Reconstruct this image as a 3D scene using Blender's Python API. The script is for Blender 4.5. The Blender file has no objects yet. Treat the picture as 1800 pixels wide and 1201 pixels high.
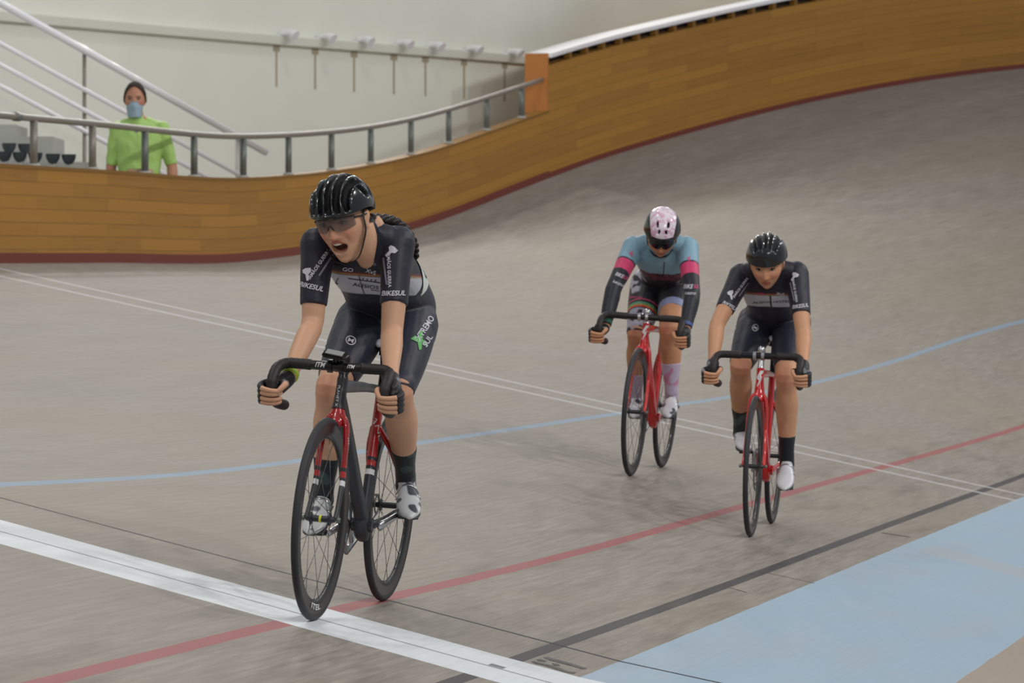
import bpy, bmesh, math, random
import numpy as np
from mathutils import Vector, Matrix, Quaternion, noise
from mathutils.bvhtree import BVHTree
R_ = math.radians
random.seed(7)
scene = bpy.context.scene
col = scene.collection

# ------------------------------------------------------------------ camera
CAM = Vector((-14.2089, -3.2098, 1.2992)); YAW = 0.2328; PITCH = -0.0125; FPX = 7887.4
cF = Vector((math.cos(YAW)*math.cos(PITCH), math.sin(YAW)*math.cos(PITCH), math.sin(PITCH)))
cR = Vector((math.sin(YAW), -math.cos(YAW), 0)); cU = cR.cross(cF)
cam = bpy.data.cameras.new('camera'); camo = bpy.data.objects.new('camera', cam); col.objects.link(camo)
mw = Matrix.Identity(4)
for i in range(3):
    mw[i][0] = cR[i]; mw[i][1] = cU[i]; mw[i][2] = -cF[i]; mw[i][3] = CAM[i]
camo.matrix_world = mw
cam.sensor_width = 36; cam.lens = FPX/1800*36; cam.clip_end = 500
cam.dof.use_dof = True; cam.dof.focus_distance = 16.4; cam.dof.aperture_fstop = 9.5
scene.camera = camo
scene.view_settings.view_transform = 'Standard'; scene.view_settings.look = 'None'
scene.view_settings.exposure = -1.05; scene.view_settings.gamma = 1.0
# ------------------------------------------------------------------ hall light
w = bpy.data.worlds.new('hall_air'); scene.world = w; w.use_nodes = True
bg = w.node_tree.nodes['Background']; bg.inputs[0].default_value = (0.93, 0.97, 1.0, 1); bg.inputs[1].default_value = 0.68
def area(name, loc, target, sx, sy, power, colr=(1, .97, .92)):
    l = bpy.data.lights.new(name, 'AREA'); l.shape = 'RECTANGLE'; l.size = sx; l.size_y = sy; l.energy = power; l.color = colr
    o = bpy.data.objects.new(name, l); col.objects.link(o); o.location = loc
    o.rotation_euler = (Vector(target)-Vector(loc)).to_track_quat('-Z', 'Y').to_euler()
# rows of high ceiling lamps: one over the outer edge of the track, one over the infield
for x, p in ((-9, 500), (-3, 450), (3, 250), (9, 170), (15, 180), (21, 240)):
    area('ceiling_lamp', (x, 5.2, 11.5), (x, 4.4, 0), .8, .8, p)
for x, y in ((26, 11.0), (31, 11.0), (36, 10.0), (41, 8.5), (46, 6)):
    area('ceiling_lamp', (x, y, 11.5), (x-2.5, y-7, 2), .8, .8, 820)
for x, p in ((-14, 860), (-6, 860), (2, 860), (10, 860), (18, 860), (25, 600)):
    area('ceiling_lamp', (x, -9, 10.5), (x+6, 4, 1), .8, .8, p, (1, .98, .95))

# ------------------------------------------------------------------ materials
def srgb(r, g, b):
    f = lambda c: (c/255/12.92) if c/255 <= .04045 else ((c/255+.055)/1.055)**2.4
    return (f(r), f(g), f(b), 1)
class NT:
    def __init__(s, name, rough=.6, spec=.5, metal=0, coat=0):
        s.m = bpy.data.materials.new(name); s.m.use_nodes = True; s.t = s.m.node_tree; s.b = s.t.nodes['Principled BSDF']
        s.b.inputs['Roughness'].default_value = rough; s.b.inputs['Specular IOR Level'].default_value = spec
        s.b.inputs['Metallic'].default_value = metal; s.b.inputs['Coat Weight'].default_value = coat
        s.b.inputs['Coat Roughness'].default_value = .06
    def n(s, typ, **kw):
        nd = s.t.nodes.new(typ)
        for k, v in kw.items():
            if isinstance(k, str) and hasattr(nd, k): setattr(nd, k, v)
        return nd
    def link(s, a, b): s.t.links.new(a, b)
    def math(s, op, a, b=None, c=None):
        nd = s.n('ShaderNodeMath', operation=op)
        for i, v in enumerate((a, b, c)):
            if v is None: continue
            if isinstance(v, (int, float)): nd.inputs[i].default_value = v
            else: s.link(v, nd.inputs[i])
        return nd.outputs[0]
    def mix(s, fac, a, b, blend='MIX'):
        nd = s.n('ShaderNodeMix', data_type='RGBA', blend_type=blend)
        for sock, v in ((nd.inputs[0], fac), (nd.inputs[6], a), (nd.inputs[7], b)):
            if isinstance(v, (int, float, tuple)): sock.default_value = v
            else: s.link(v, sock)
        return nd.outputs[2]
    def ramp(s, v, lo, hi):
        nd = s.n('ShaderNodeMapRange'); s.link(v, nd.inputs[0]); nd.inputs[1].default_value = lo; nd.inputs[2].default_value = hi
        return nd.outputs[0]
    def noise(s, vec, scale, detail=3, rough=.5):
        nd = s.n('ShaderNodeTexNoise'); s.link(vec, nd.inputs['Vector']); nd.inputs['Scale'].default_value = scale
        nd.inputs['Detail'].default_value = detail; nd.inputs['Roughness'].default_value = rough; return nd.outputs[0]
    def scale(s, vec, x, y, z=1, off=(0, 0, 0)):
        nd = s.n('ShaderNodeMapping'); s.link(vec, nd.inputs[0]); nd.inputs['Scale'].default_value = (x, y, z); nd.inputs['Location'].default_value = off
        return nd.outputs[0]
    def col(s, v):
        if isinstance(v, tuple): s.b.inputs['Base Color'].default_value = v
        else: s.link(v, s.b.inputs['Base Color'])
        return s
    def bump(s, h, strength=.2, dist=.002):
        nd = s.n('ShaderNodeBump'); nd.inputs['Strength'].default_value = strength; nd.inputs['Distance'].default_value = dist
        s.link(h, nd.inputs['Height']); s.link(nd.outputs[0], s.b.inputs['Normal'])
_mc = {}
def simple(name, c, rough=.5, spec=.5, metal=0, coat=0, grain=.06, gs=60):
    if name in _mc: return _mc[name]
    t = NT(name, rough, spec, metal, coat)
    tc = t.n('ShaderNodeTexCoord').outputs['Object']
    nz = t.ramp(t.noise(tc, gs, 2), .3, .7)
    d = tuple(x*(1-grain) for x in c[:3])+(1,)
    t.col(t.mix(nz, d, c)); _mc[name] = t.m; return t.m
def vcol_mat(name, rough=.6, spec=.3, sub=0, bs=300, bstr=.15, sheen=0):
    t = NT(name, rough, spec); a = t.n('ShaderNodeVertexColor'); a.layer_name = 'Col'
    tc = t.n('ShaderNodeTexCoord').outputs['Object']
    nz = t.ramp(t.noise(tc, 40, 3), .3, .7)
    t.col(t.mix(nz, t.mix(.06, a.outputs[0], (0, 0, 0, 1)), a.outputs[0]))
    t.b.inputs['Subsurface Weight'].default_value = sub; t.b.inputs['Subsurface Scale'].default_value = .008
    t.b.inputs['Subsurface Radius'].default_value = (1, .35, .2)
    t.b.inputs['Sheen Weight'].default_value = sheen
    t.bump(t.noise(tc, bs, 2), bstr, .001 if bs > 50 else .004)
    return t.m
SKIN = vcol_mat('skin', .5, .35, .12, 220, .12)
CLOTH = vcol_mat('lycra', .50, .42, 0, 24, .6, .08)

# track surface with its painted lines (uv = metres along, metres up the bank)
def track_material():
    t = NT('track_wood', .65, .16)
    uv = t.n('ShaderNodeUVMap').outputs[0]
    sp = t.n('ShaderNodeSeparateXYZ'); t.link(uv, sp.inputs[0]); s_, v_ = sp.outputs[0], sp.outputs[1]
    fine = t.noise(t.scale(uv, 2.2, 42), 1.0, 5, .65)
    mid = t.noise(t.scale(uv, .7, 5, 1, (3, 1, 0)), 1.0, 4, .55)
    big = t.noise(t.scale(uv, .25, .7, 1, (9, 4, 0)), 1.0, 3, .5)
    speck = t.noise(t.scale(uv, 9, 60), 1.0, 2, .6)
    c = t.mix(t.ramp(fine, .3, .72), srgb(122, 115, 107), srgb(156, 149, 141))
    c = t.mix(t.math('MULTIPLY', t.ramp(mid, .42, .75), .40), c, srgb(118, 110, 101))
    c = t.mix(t.math('MULTIPLY', t.ramp(big, .4, .7), .35), c, srgb(145, 130, 112))
    c = t.mix(t.math('MULTIPLY', t.ramp(speck, .66, .74), .35), c, srgb(104, 98, 90))
    c = t.mix(t.math('MULTIPLY', t.ramp(speck, .34, .26), .25), c, srgb(172, 164, 154))
    # plank seams, 4 cm planks
    fr = t.math('FRACT', t.math('MULTIPLY', v_, 25)); seam = t.math('LESS_THAN', fr, .05)
    c = t.mix(t.math('MULTIPLY', seam, .22), c, srgb(90, 84, 76))
    wob = t.math('MULTIPLY', t.math('SUBTRACT', t.noise(t.scale(uv, 3, 3), 1.0, 3), .5), .012)
    vv = t.math('ADD', v_, wob); sv = t.math('ADD', s_, wob)
    def band(x, cen, half): return t.math('COMPARE', x, cen, half)
    wear = t.ramp(fine, .25, .8)
    def paint(c, mask, colr, op=.88):
        worn = t.math('SUBTRACT', op, t.math('MULTIPLY', wear, .22))
        return t.mix(t.math('MULTIPLY', mask, worn), c, colr)
    # tyre wear smudges around sprinter lane, deepened to paint in shade under the riders
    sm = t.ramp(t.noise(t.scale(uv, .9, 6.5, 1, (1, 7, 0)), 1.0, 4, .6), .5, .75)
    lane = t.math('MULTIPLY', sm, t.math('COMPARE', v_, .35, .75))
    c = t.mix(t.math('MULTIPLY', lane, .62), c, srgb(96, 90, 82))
    inf = t.math('LESS_THAN', v_, -.984)
    c = t.mix(t.math('MULTIPLY', inf, .55), c, srgb(168, 152, 138))
    cote = t.math('MULTIPLY', t.math('LESS_THAN', vv, 0.0), t.math('GREATER_THAN', vv, -.984))
    scuff = t.ramp(t.noise(t.scale(uv, .6, 3, 1, (2, 5, 0)), 1.0, 4, .6), .45, .75)
    blue = t.mix(t.math('MULTIPLY', scuff, .5), srgb(152, 174, 192), srgb(160, 170, 178))
    blue = t.mix(t.math('MULTIPLY', seam, .16), blue, srgb(110, 130, 150))
    c = t.mix(t.math('MULTIPLY', cote, .95), c, blue)
    # a faded grey smear crossing the blue band
    skew = t.math('ADD', s_, t.math('MULTIPLY', v_, -.5))
    smear = t.math('MULTIPLY', t.math('COMPARE', skew, 8.2, .28), t.math('LESS_THAN', v_, -.1))
    c = t.mix(t.math('MULTIPLY', t.math('MULTIPLY', smear, cote), .4), c, srgb(168, 164, 160))
    c = paint(c, band(vv, 2.485, .028), srgb(126, 150, 172), .92)
    c = paint(c, band(vv, .87, .03), srgb(150, 78, 80), .93)
    c = paint(c, band(v_, .225, .026), srgb(54, 52, 58), .98)
    # short black mark
    mk = t.math('MULTIPLY', band(s_, 5.15, .018), band(v_, .10, .11))
    # finish band
    out_ = t.math('GREATER_THAN', v_, -.984)
    fin = t.math('MULTIPLY', band(sv, 0, .303), out_)
    cross = t.math('LESS_THAN', fr, .045)
    wht = t.mix(t.math('MULTIPLY', t.ramp(mid, .4, .8), .45), srgb(214, 220, 225), srgb(192, 192, 188))
    wht = t.mix(t.math('MULTIPLY', cross, t.math('MULTIPLY', t.ramp(fine, .35, .6), .35)), wht, srgb(120, 124, 126))
    c = t.mix(t.math('MULTIPLY', fin, .97), c, wht)
    c = t.mix(t.math('MULTIPLY', t.math('MULTIPLY', band(s_, -.004, .010), out_), .72), c, srgb(70, 76, 84))
    c = t.mix(t.math('MULTIPLY', t.math('MULTIPLY', band(s_, .04, .03), band(v_, .225, .026)), .8), c, srgb(70, 70, 74))
    wp = t.math('MAXIMUM', band(s_, 12.882, .05), band(s_, 13.496, .05))
    c = t.mix(t.math('MULTIPLY', t.math('MULTIPLY', wp, t.math('GREATER_THAN', v_, -.02)), .8), c, srgb(186, 182, 186))
    c = t.mix(t.math('MULTIPLY', t.math('MULTIPLY', band(s_, .9516, .015), out_), .97), c, srgb(20, 22, 32))
    c = t.mix(t.math('MULTIPLY', mk, .7), c, srgb(90, 60, 60))
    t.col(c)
    rr = t.math('MULTIPLY_ADD', fine, .25, .5); t.link(rr, t.b.inputs['Roughness'])
    t.bump(fine, .25, .002)
    return t.m
TRACK = track_material()
def plank_material(name, c1, c2, c3, rough=.45):
    t = NT(name, rough, .4)
    uv = t.n('ShaderNodeUVMap').outputs[0]
    br = t.n('ShaderNodeTexBrick'); t.link(t.scale(uv, 1, 1), br.inputs['Vector'])
    br.inputs['Color1'].default_value = c1; br.inputs['Color2'].default_value = c2; br.inputs['Mortar'].default_value = tuple(x*.45 for x in c1[:3])+(1,)
    br.inputs['Scale'].default_value = 1; br.inputs['Brick Width'].default_value = 1.55; br.inputs['Row Height'].default_value = .0915
    br.inputs['Mortar Size'].default_value = .0035; br.inputs['Mortar Smooth'].default_value = .3; br.inputs['Bias'].default_value = -.1
    g = t.ramp(t.noise(t.scale(uv, 1.6, 34), 1.0, 5, .6), .3, .75)
    c = t.mix(t.math('MULTIPLY', g, .45), br.outputs[0], c3)
    t.col(c); return t.m
WOODW = plank_material('barrier_planks', srgb(168, 119, 42), srgb(146, 101, 36), srgb(176, 128, 54))
ORANGE = simple('orange_varnished_wood', srgb(180, 114, 52), .35, .5, 0, .2)
REDP = simple('red_brown_paint', srgb(112, 44, 32), .4)
CREAM = simple('cream_wall_paint', srgb(226, 227, 217), .8, .2, grain=.04, gs=1.3)
CREAM2 = simple('pale_concrete', srgb(176, 176, 172), .8, .2, gs=5)
WHITEP = simple('white_gloss_paint', srgb(244, 244, 250), .25, .5, coat=.4)
STEEL = simple('brushed_steel', srgb(138, 132, 122), .4, .5, .2)
DSTEEL = simple('dark_steel', srgb(108, 112, 108), .4, .5, .2)
DARK = simple('slot_shade', srgb(38, 28, 20), .8)  # solid backing strip, coloured dark to stand in for shade in the slots
BEIGE = simple('beige_shadow_paint', srgb(170, 160, 138), .8)

# ------------------------------------------------------------------ geometry helpers
def tagobj(o, label=None, cat=None, group=None, kind=None):
    if label: o['label'] = label
    if cat: o['category'] = cat
    if group: o['group'] = group
    if kind: o['kind'] = kind
    return o
def empty(name, label, cat, loc=(0, 0, 0), mat=None, group=None):
    o = bpy.data.objects.new(name, None); col.objects.link(o); o.empty_display_size = .1
    if mat is not None: o.matrix_world = mat
    else: o.location = loc
    tagobj(o, label, cat, group); return o
def link_mesh(name, me, mats, parent=None, smooth=True):
    o = bpy.data.objects.new(name, me); col.objects.link(o)
    for m in (mats if isinstance(mats, (list, tuple)) else [mats]): me.materials.append(m)
    if smooth: me.shade_smooth()
    if parent is not None: o.parent = parent
    return o
def mk(name, bm, mats, parent=None, smooth=True, auto=None):
    bmesh.ops.recalc_face_normals(bm, faces=bm.faces)
    me = bpy.data.meshes.new(name); bm.to_mesh(me); bm.free()
    o = link_mesh(name, me, mats, parent, smooth)
    if smooth and auto: me.set_sharp_from_angle(angle=R_(auto))
    return o
def catmull(P, m):
    P = [np.array(p, float) for p in P]; out = []
    n = len(P)
    for i in range(n-1):
        p0 = P[i-1] if i else 2*P[0]-P[1]; p1 = P[i]; p2 = P[i+1]; p3 = P[i+2] if i+2 < n else 2*P[-1]-P[-2]
        for j in range(m):
            u = j/m; out.append(.5*((2*p1)+(-p0+p2)*u+(2*p0-5*p1+4*p2-p3)*u*u+(-p0+3*p1-3*p2+p3)*u**3))
    out.append(P[-1]); return out
def loft(bm, st, n=16, side=None, sub=4, cap='round', mat=0, power=2.0):
    """st: (x,y,z, r_side, r_other). side: fixed hint for the r_side axis"""
    st = [tuple(s)+((s[3],) if len(s) == 4 else ()) for s in st]
    pts = catmull(st, sub) if sub > 1 else [np.array(s, float) for s in st]
    cs = [Vector(p[:3]) for p in pts]
    tang = []
    for i in range(len(cs)):
        a = cs[max(i-1, 0)]; b = cs[min(i+1, len(cs)-1)]; d = b-a
        tang.append(d.normalized() if d.length > 1e-9 else Vector((0, 0, 1)))
    hint = Vector(side) if side is not None else None
    rings = []; prev = None
    def ring(c, T, S, ra, rb):
        O = T.cross(S); vs = []
        for k in range(n):
            a = 2*math.pi*k/n; ca, sa = math.cos(a), math.sin(a)
            if power != 2.0:
                ca = math.copysign(abs(ca)**(2/power), ca); sa = math.copysign(abs(sa)**(2/power), sa)
            vs.append(bm.verts.new(c+S*(ra*ca)+O*(rb*sa)))
        return vs
    frames = []
    for i, T in enumerate(tang):
        if hint is not None: S = hint-T*hint.dot(T)
        elif prev is None:
            h = Vector((0, 0, 1)) if abs(T.z) < .9 else Vector((1, 0, 0)); S = h-T*h.dot(T)
        else: S = prev-T*prev.dot(T)
        if S.length < 1e-6: S = T.orthogonal()
        S.normalize(); prev = S; frames.append(S)
    def capring(i, sgn):
        out = []
        c, T, S = cs[i], tang[i], frames[i]; ra, rb = max(pts[i][3], 1e-4), max(pts[i][4], 1e-4); h = min(ra, rb)
        if cap == 'round':
            for f in (.45, .8):
                k = math.sqrt(1-f*f); out.append(ring(c+T*(sgn*h*f), T, S, ra*k, rb*k))
            tip = bm.verts.new(c+T*(sgn*h))
        else: tip = bm.verts.new(c)
        return out, tip
    R0, tip0 = capring(0, -1)
    rings = R0[::-1]
    for i in range(len(cs)): rings.append(ring(cs[i], tang[i], frames[i], max(pts[i][3], 1e-4), max(pts[i][4], 1e-4)))
    R1, tip1 = capring(len(cs)-1, 1); rings += R1
    for a, b in zip(rings[:-1], rings[1:]):
        for k in range(n):
            f = bm.faces.new((a[k], a[(k+1) % n], b[(k+1) % n], b[k])); f.material_index = mat
    for k in range(n):
        f = bm.faces.new((tip0, rings[0][(k+1) % n], rings[0][k])); f.material_index = mat
        f = bm.faces.new((tip1, rings[-1][k], rings[-1][(k+1) % n])); f.material_index = mat
    return bm
def tube(bm, pts, r, n=10, sub=1, mat=0, cap='flat'):
    return loft(bm, [tuple(p)+(r, r) for p in pts], n, None, sub, cap, mat)
def box(bm, c, s, M=None, mat=0):
    r = bmesh.ops.create_cube(bm, size=1.0)
    for v in r['verts']:
        p = Vector((v.co.x*s[0], v.co.y*s[1], v.co.z*s[2]))
        if M is not None: p = M @ p
        v.co = p+Vector(c)
    for f in {f for v in r['verts'] for f in v.link_faces}: f.material_index = mat
def lathe(bm, prof, n=64, axis='y', mat=0):
    """closed profile list of (radius, offset along axis); wheel axis is y"""
    rings = []
    for k in range(n):
        a = 2*math.pi*k/n
        rings.append([bm.verts.new((r*math.cos(a), h, r*math.sin(a))) for r, h in prof])
    m = len(prof)
    for k in range(n):
        A, B = rings[k], rings[(k+1) % n]
        for j in range(m):
            f = bm.faces.new((A[j], A[(j+1) % m], B[(j+1) % m], B[j])); f.material_index = mat
def remeshed(bm, voxel, smooth_it=4, fac=.5):
    me = bpy.data.meshes.new('t'); bmesh.ops.recalc_face_normals(bm, faces=bm.faces); bm.to_mesh(me); bm.free()
    o = bpy.data.objects.new('t', me); col.objects.link(o)
    r = o.modifiers.new('r', 'REMESH'); r.mode = 'VOXEL'; r.voxel_size = voxel; r.adaptivity = 0
    if smooth_it:
        s = o.modifiers.new('s', 'SMOOTH'); s.factor = fac; s.iterations = smooth_it
    dg = bpy.context.evaluated_depsgraph_get(); ev = o.evaluated_get(dg)
    out = bpy.data.meshes.new_from_object(ev, depsgraph=dg)
    bpy.data.objects.remove(o); bpy.data.meshes.remove(me); out.materials.clear()
    return out
def coords(me):
    a = np.empty(len(me.vertices)*3, np.float32); me.vertices.foreach_get('co', a); return a.reshape(-1, 3).astype(float)
def set_cols(me, C):
    at = me.color_attributes.new('Col', 'FLOAT_COLOR', 'POINT')
    C4 = np.ones((len(C), 4), np.float32); C4[:, :3] = C; at.data.foreach_set('color', C4.ravel())
def lin(*c): return np.array(srgb(*c)[:3])
def sm(x, a, b):
    u = np.clip((x-a)/(b-a+1e-12), 0, 1); return u*u*(3-2*u)
def blend(C, mask, c): return C*(1-mask[:, None])+np.asarray(c)*mask[:, None]

# ------------------------------------------------------------------ the track: straight running into a banked turn
KN = np.array([-40, -6, 0, 4, 8, 12, 16, 20, 25, 30, 36, 44, 60.])
BT = np.array([.25, .2528, .2433, .2054, .2031, .2065, .2101, .2154, .268, .3982, .5725, .70, .75])
KP = np.array([0, -.00119, -.00306, -.00117, .00106, .00026, -.00181, .00129, .01429, .0349, .05623, .055, .055])
SK = np.arange(-40, 60.01, .25)
def herm(k, K=KN):
    m = np.gradient(k, K); out = np.empty_like(SK)
    for i in range(len(K)-1):
        sel = (SK >= K[i]) & (SK <= K[i+1]); h = K[i+1]-K[i]; u = (SK[sel]-K[i])/h
        out[sel] = (2*u**3-3*u**2+1)*k[i]+(u**3-2*u**2+u)*h*m[i]+(-2*u**3+3*u**2)*k[i+1]+(u**3-u**2)*h*m[i+1]
    return out
_b = herm(BT); _k = herm(KP)
_th = np.concatenate([[0], np.cumsum((_k[1:]+_k[:-1])/2*.25)]); _th -= np.interp(0, SK, _th)
_cx = np.concatenate([[0], np.cumsum((np.cos(_th[1:])+np.cos(_th[:-1]))/2*.25)]); _cy = -np.concatenate([[0], np.cumsum((np.sin(_th[1:])+np.sin(_th[:-1]))/2*.25)])
_cx -= np.interp(0, SK, _cx); _cy -= np.interp(0, SK, _cy)
W = 7.0; CT = .1908
def TP(s, t, dz=0.0, dn=0.0):
    """point on the track: s along, t up the bank, dz vertical offset, dn outward horizontal offset"""
    T_ = np.interp(s, SK, _th); B = np.interp(s, SK, _b) if t >= 0 else CT
    x = np.interp(s, SK, _cx); y = np.interp(s, SK, _cy)
    nx, ny = math.sin(T_), math.cos(T_)
    if t < -.984: h = -.984*math.cos(CT)+(t+.984); z = -.984*math.sin(CT)
    else: h = t*math.cos(B); z = t*math.sin(B)
    h += dn
    return Vector((x+nx*h, y+ny*h, z+dz))
def ribbon(bm, svals, fn_profile, uvfn=None, mat=0, closed=True, caps=True):
    """sweep a profile (list of world points per s) along s"""
    uvl = bm.loops.layers.uv.verify()
    rows = [[bm.verts.new(p) for p in fn_profile(s)] for s in svals]
    m = len(rows[0]); rng = range(m) if closed else range(m-1)
    for i in range(len(rows)-1):
        for j in rng:
            j2 = (j+1) % m
            f = bm.faces.new((rows[i][j], rows[i+1][j], rows[i+1][j2], rows[i][j2])); f.material_index = mat
            if uvfn:
                for lp, (a, b) in zip(f.loops, ((svals[i], j), (svals[i+1], j), (svals[i+1], j+1), (svals[i], j+1))): lp[uvl].uv = uvfn(a, b)
    if closed and caps:
        bm.faces.new(rows[0]).material_index = mat; bm.faces.new(rows[-1][::-1]).material_index = mat
ss = np.concatenate([np.arange(-30, 16, .5), np.arange(16, 56.01, .25)])
tt = [-9, -4, -2, -.984001, -.983999, -.5, -1e-6, 0, .5, 1, 2, 3, 4, 5, 6, 7.0]
bm = bmesh.new()
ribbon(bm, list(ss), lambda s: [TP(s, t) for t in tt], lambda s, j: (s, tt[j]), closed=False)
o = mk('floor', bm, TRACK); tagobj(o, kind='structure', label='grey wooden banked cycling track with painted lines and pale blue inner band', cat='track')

def wall_prof(h0, h1, n0, n1): return lambda s: [TP(s, W, h0, n0), TP(s, W, h1, n0), TP(s, W, h1, n1), TP(s, W, h0, n1)]
S_STEP = 28.05
# lower barrier all the way, upper barrier from the step on
def wuv(h0, h1): return lambda s, j: (s, (h0, h1, h1+.05, h0+.05, h0)[j])
sl = list(np.arange(-25, S_STEP, .25))+[S_STEP]; sh = [S_STEP]+list(np.arange(28.25, 56.01, .25))
bm = bmesh.new()
ribbon(bm, sl, wall_prof(-.15, .635, 0, .07), wuv(-.15, .635))
o = mk('wall_outer', bm, [WOODW], smooth=False); tagobj(o, kind='structure')
bm = bmesh.new()
ribbon(bm, sh, wall_prof(-.15, 1.10, 0, .22), wuv(-.15, 1.10))
S0 = S_STEP
box(bm, TP(S0, W, .925, .12)+Vector((-.012, 0, 0)), (.03, .235, .585), Matrix.Rotation(-np.interp(S0, SK, _th), 3, 'Z'), mat=1)
o = mk('wall_turn', bm, [WOODW, ORANGE], smooth=False); tagobj(o, kind='structure')
bm = bmesh.new(); ribbon(bm, sl, wall_prof(-.02, .068, -.008, 0), wuv(0, .07)); ribbon(bm, sh, wall_prof(-.02, .05, -.008, 0), wuv(0, .07))
o = mk('baseboard_outer', bm, REDP, smooth=False); tagobj(o, kind='structure')
bm = bmesh.new(); ribbon(bm, sl, wall_prof(.635, .66, -.006, .12)); o = mk('trim_1', bm, WOODW, smooth=False); tagobj(o, kind='structure')
bm = bmesh.new(); ribbon(bm, sh, wall_prof(1.10, 1.175, .10, .2), mat=0)
s = S_STEP+.5
Rz = lambda s: Matrix.Rotation(-np.interp(s, SK, _th), 3, 'Z')
while s < 50:
    box(bm, TP(s, W, 1.137, .03), (.075, .06, .075), Rz(s), mat=1); s += .37
o = mk('trim_2', bm, [DARK, WOODW], smooth=False); tagobj(o, kind='structure')
bm = bmesh.new(); ribbon(bm, sh, wall_prof(1.175, 1.215, -.03, .24)); o = mk('trim_3', bm, WHITEP, smooth=False); tagobj(o, kind='structure')

# walkway behind the barrier and the hall's back wall
def ray(px, py, Z): return CAM+(cF+cR*((px-900)/FPX)+cU*((600.5-py)/FPX))*Z
bm = bmesh.new(); ribbon(bm, list(np.arange(-25, 56, .5)), lambda s: [TP(s, W, -.55 if s < 22 else -.3, .24), TP(s, W, -.41 if s < 22 else -.16, .24), TP(s, W, -.41 if s < 22 else -.16, 6), TP(s, W, -.55 if s < 22 else -.3, 6)])
o = mk('floor', bm, CREAM2, smooth=False); tagobj(o, kind='structure')
bw = [(-30, 14.6), (0, 14.2), (12, 12.6), (16.5, 11.35), (21.8, 9.85), (26.1, 8.55), (30.25, 7.15), (33.2, 6.95), (36.8, 6.0), (40.8, 3.9), (45, .5), (50, -6)]
bwp = [Vector((p[0], p[1], 0)) for p in catmull(bw, 6)]
bm = bmesh.new(); rows = []
for i, p in enumerate(bwp):
    d = (bwp[min(i+1, len(bwp)-1)]-bwp[max(i-1, 0)]).normalized(); nn = Vector((-d.y, d.x, 0))
    rows.append([bm.verts.new(p+Vector((0, 0, .2))), bm.verts.new(p+Vector((0, 0, 5))), bm.verts.new(p+nn*.2+Vector((0, 0, 5))), bm.verts.new(p+nn*.2+Vector((0, 0, .2)))])
for a, b in zip(rows[:-1], rows[1:]):
    for j in range(4): bm.faces.new((a[j], b[j], b[(j+1) % 4], a[(j+1) % 4]))
o = mk('wall_back', bm, CREAM); tagobj(o, kind='structure'); o.data.set_sharp_from_angle(angle=R_(40))
def bw_at(x):
    xs = [p.x for p in bwp]; return Vector((x, np.interp(x, xs, [p.y for p in bwp]), 0))
def bw_frame(x):
    d = (bw_at(x+.2)-bw_at(x-.2)).normalized(); return d, Vector((d.y, -d.x, 0))   # along, into the hall
LZ = 3.58
bm = bmesh.new(); prev = None
for x in np.arange(6, 34.5, .5):
    p = bw_at(x); d, nn = bw_frame(x)
    r = [bm.verts.new(p+nn*-.02+Vector((0, 0, LZ-.045))), bm.verts.new(p+nn*.07+Vector((0, 0, LZ-.035))), bm.verts.new(p+nn*.09+Vector((0, 0, LZ+.035))), bm.verts.new(p+nn*-.02+Vector((0, 0, LZ+.06)))]
    if prev:
        for j in range(4): bm.faces.new((prev[j], r[j], r[(j+1) % 4], prev[(j+1) % 4]))
    prev = r
o = mk('trim_4', bm, CREAM, smooth=False); tagobj(o, kind='structure')

# ------------------------------------------------------------------ background things
def V(x, l, u): return Vector((x, -l, u))
# tubular railing standing on the lower barrier
post_s = [12.3, 13.55, 14.8, 16.08, 17.33, 18.59, 19.92, 21.19, 22.42, 23.55, 24.68, 25.7, 26.68, 27.53]
rail = empty('railing', 'grey steel tube railing on posts along the top of the lower wooden barrier', 'railing', TP(20, W, .64, .05))
ro = Vector(rail.location)
HR = lambda s: .985 if s < 22 else .985-.02*(s-22)/6
bm = bmesh.new(); tube(bm, [TP(s, W, HR(s), .05)-ro for s in np.arange(11.5, 28.1, .25)], .024, 12)
mk('top_rail', bm, STEEL, rail)
bm = bmesh.new(); tube(bm, [TP(s, W, HR(s), .05)-ro for s in (14.40, 14.45, 14.5)], .031, 12); mk('rail_joint', bm, DSTEEL, rail)
for s in post_s:
    bm = bmesh.new(); tube(bm, [TP(s, W, .66, .05)-ro, TP(s, W, HR(s)-.015, .05)-ro], .027, 12)
    mk('post', bm, STEEL if s < 17 else DSTEEL, rail)
    bm = bmesh.new(); tube(bm, [TP(s, W, .655, .05)-ro, TP(s, W, .675, .05)-ro], .045, 12); mk('foot_plate', bm, CREAM2, rail)
# stair handrail of four white tubes, in front of the back wall
A0 = ray(-60, -29, 35.6); A1 = ray(467, 268, 39.3)
hr = empty('stair_handrail', 'white four-tube stair handrail sloping down behind the person in the green shirt', 'handrail', (A1.x, A1.y, 1.05))
ho = Vector(hr.location)
for k, (off, r) in enumerate(((0, .031), (-.325, .02), (-.495, .02), (-.665, .02))):
    e = A1.copy() if k == 0 else A1+(A1-A0).normalized()*.25
    bm = bmesh.new(); tube(bm, [A0+Vector((0, 0, off))-ho, e+Vector((0, 0, off))-ho], r, 12); mk('tube', bm, WHITEP, hr)
for px, rr in ((145, .016), (430, .035)):
    u = (px+60)/527*.985
    p = A0+(A1-A0)*u+Vector((0, .03, 0))
    bm = bmesh.new(); tube(bm, [Vector((p.x, p.y, 1.05))-ho, p-ho], rr, 10); mk('post', bm, CREAM2 if rr > .02 else STEEL, hr)
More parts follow.
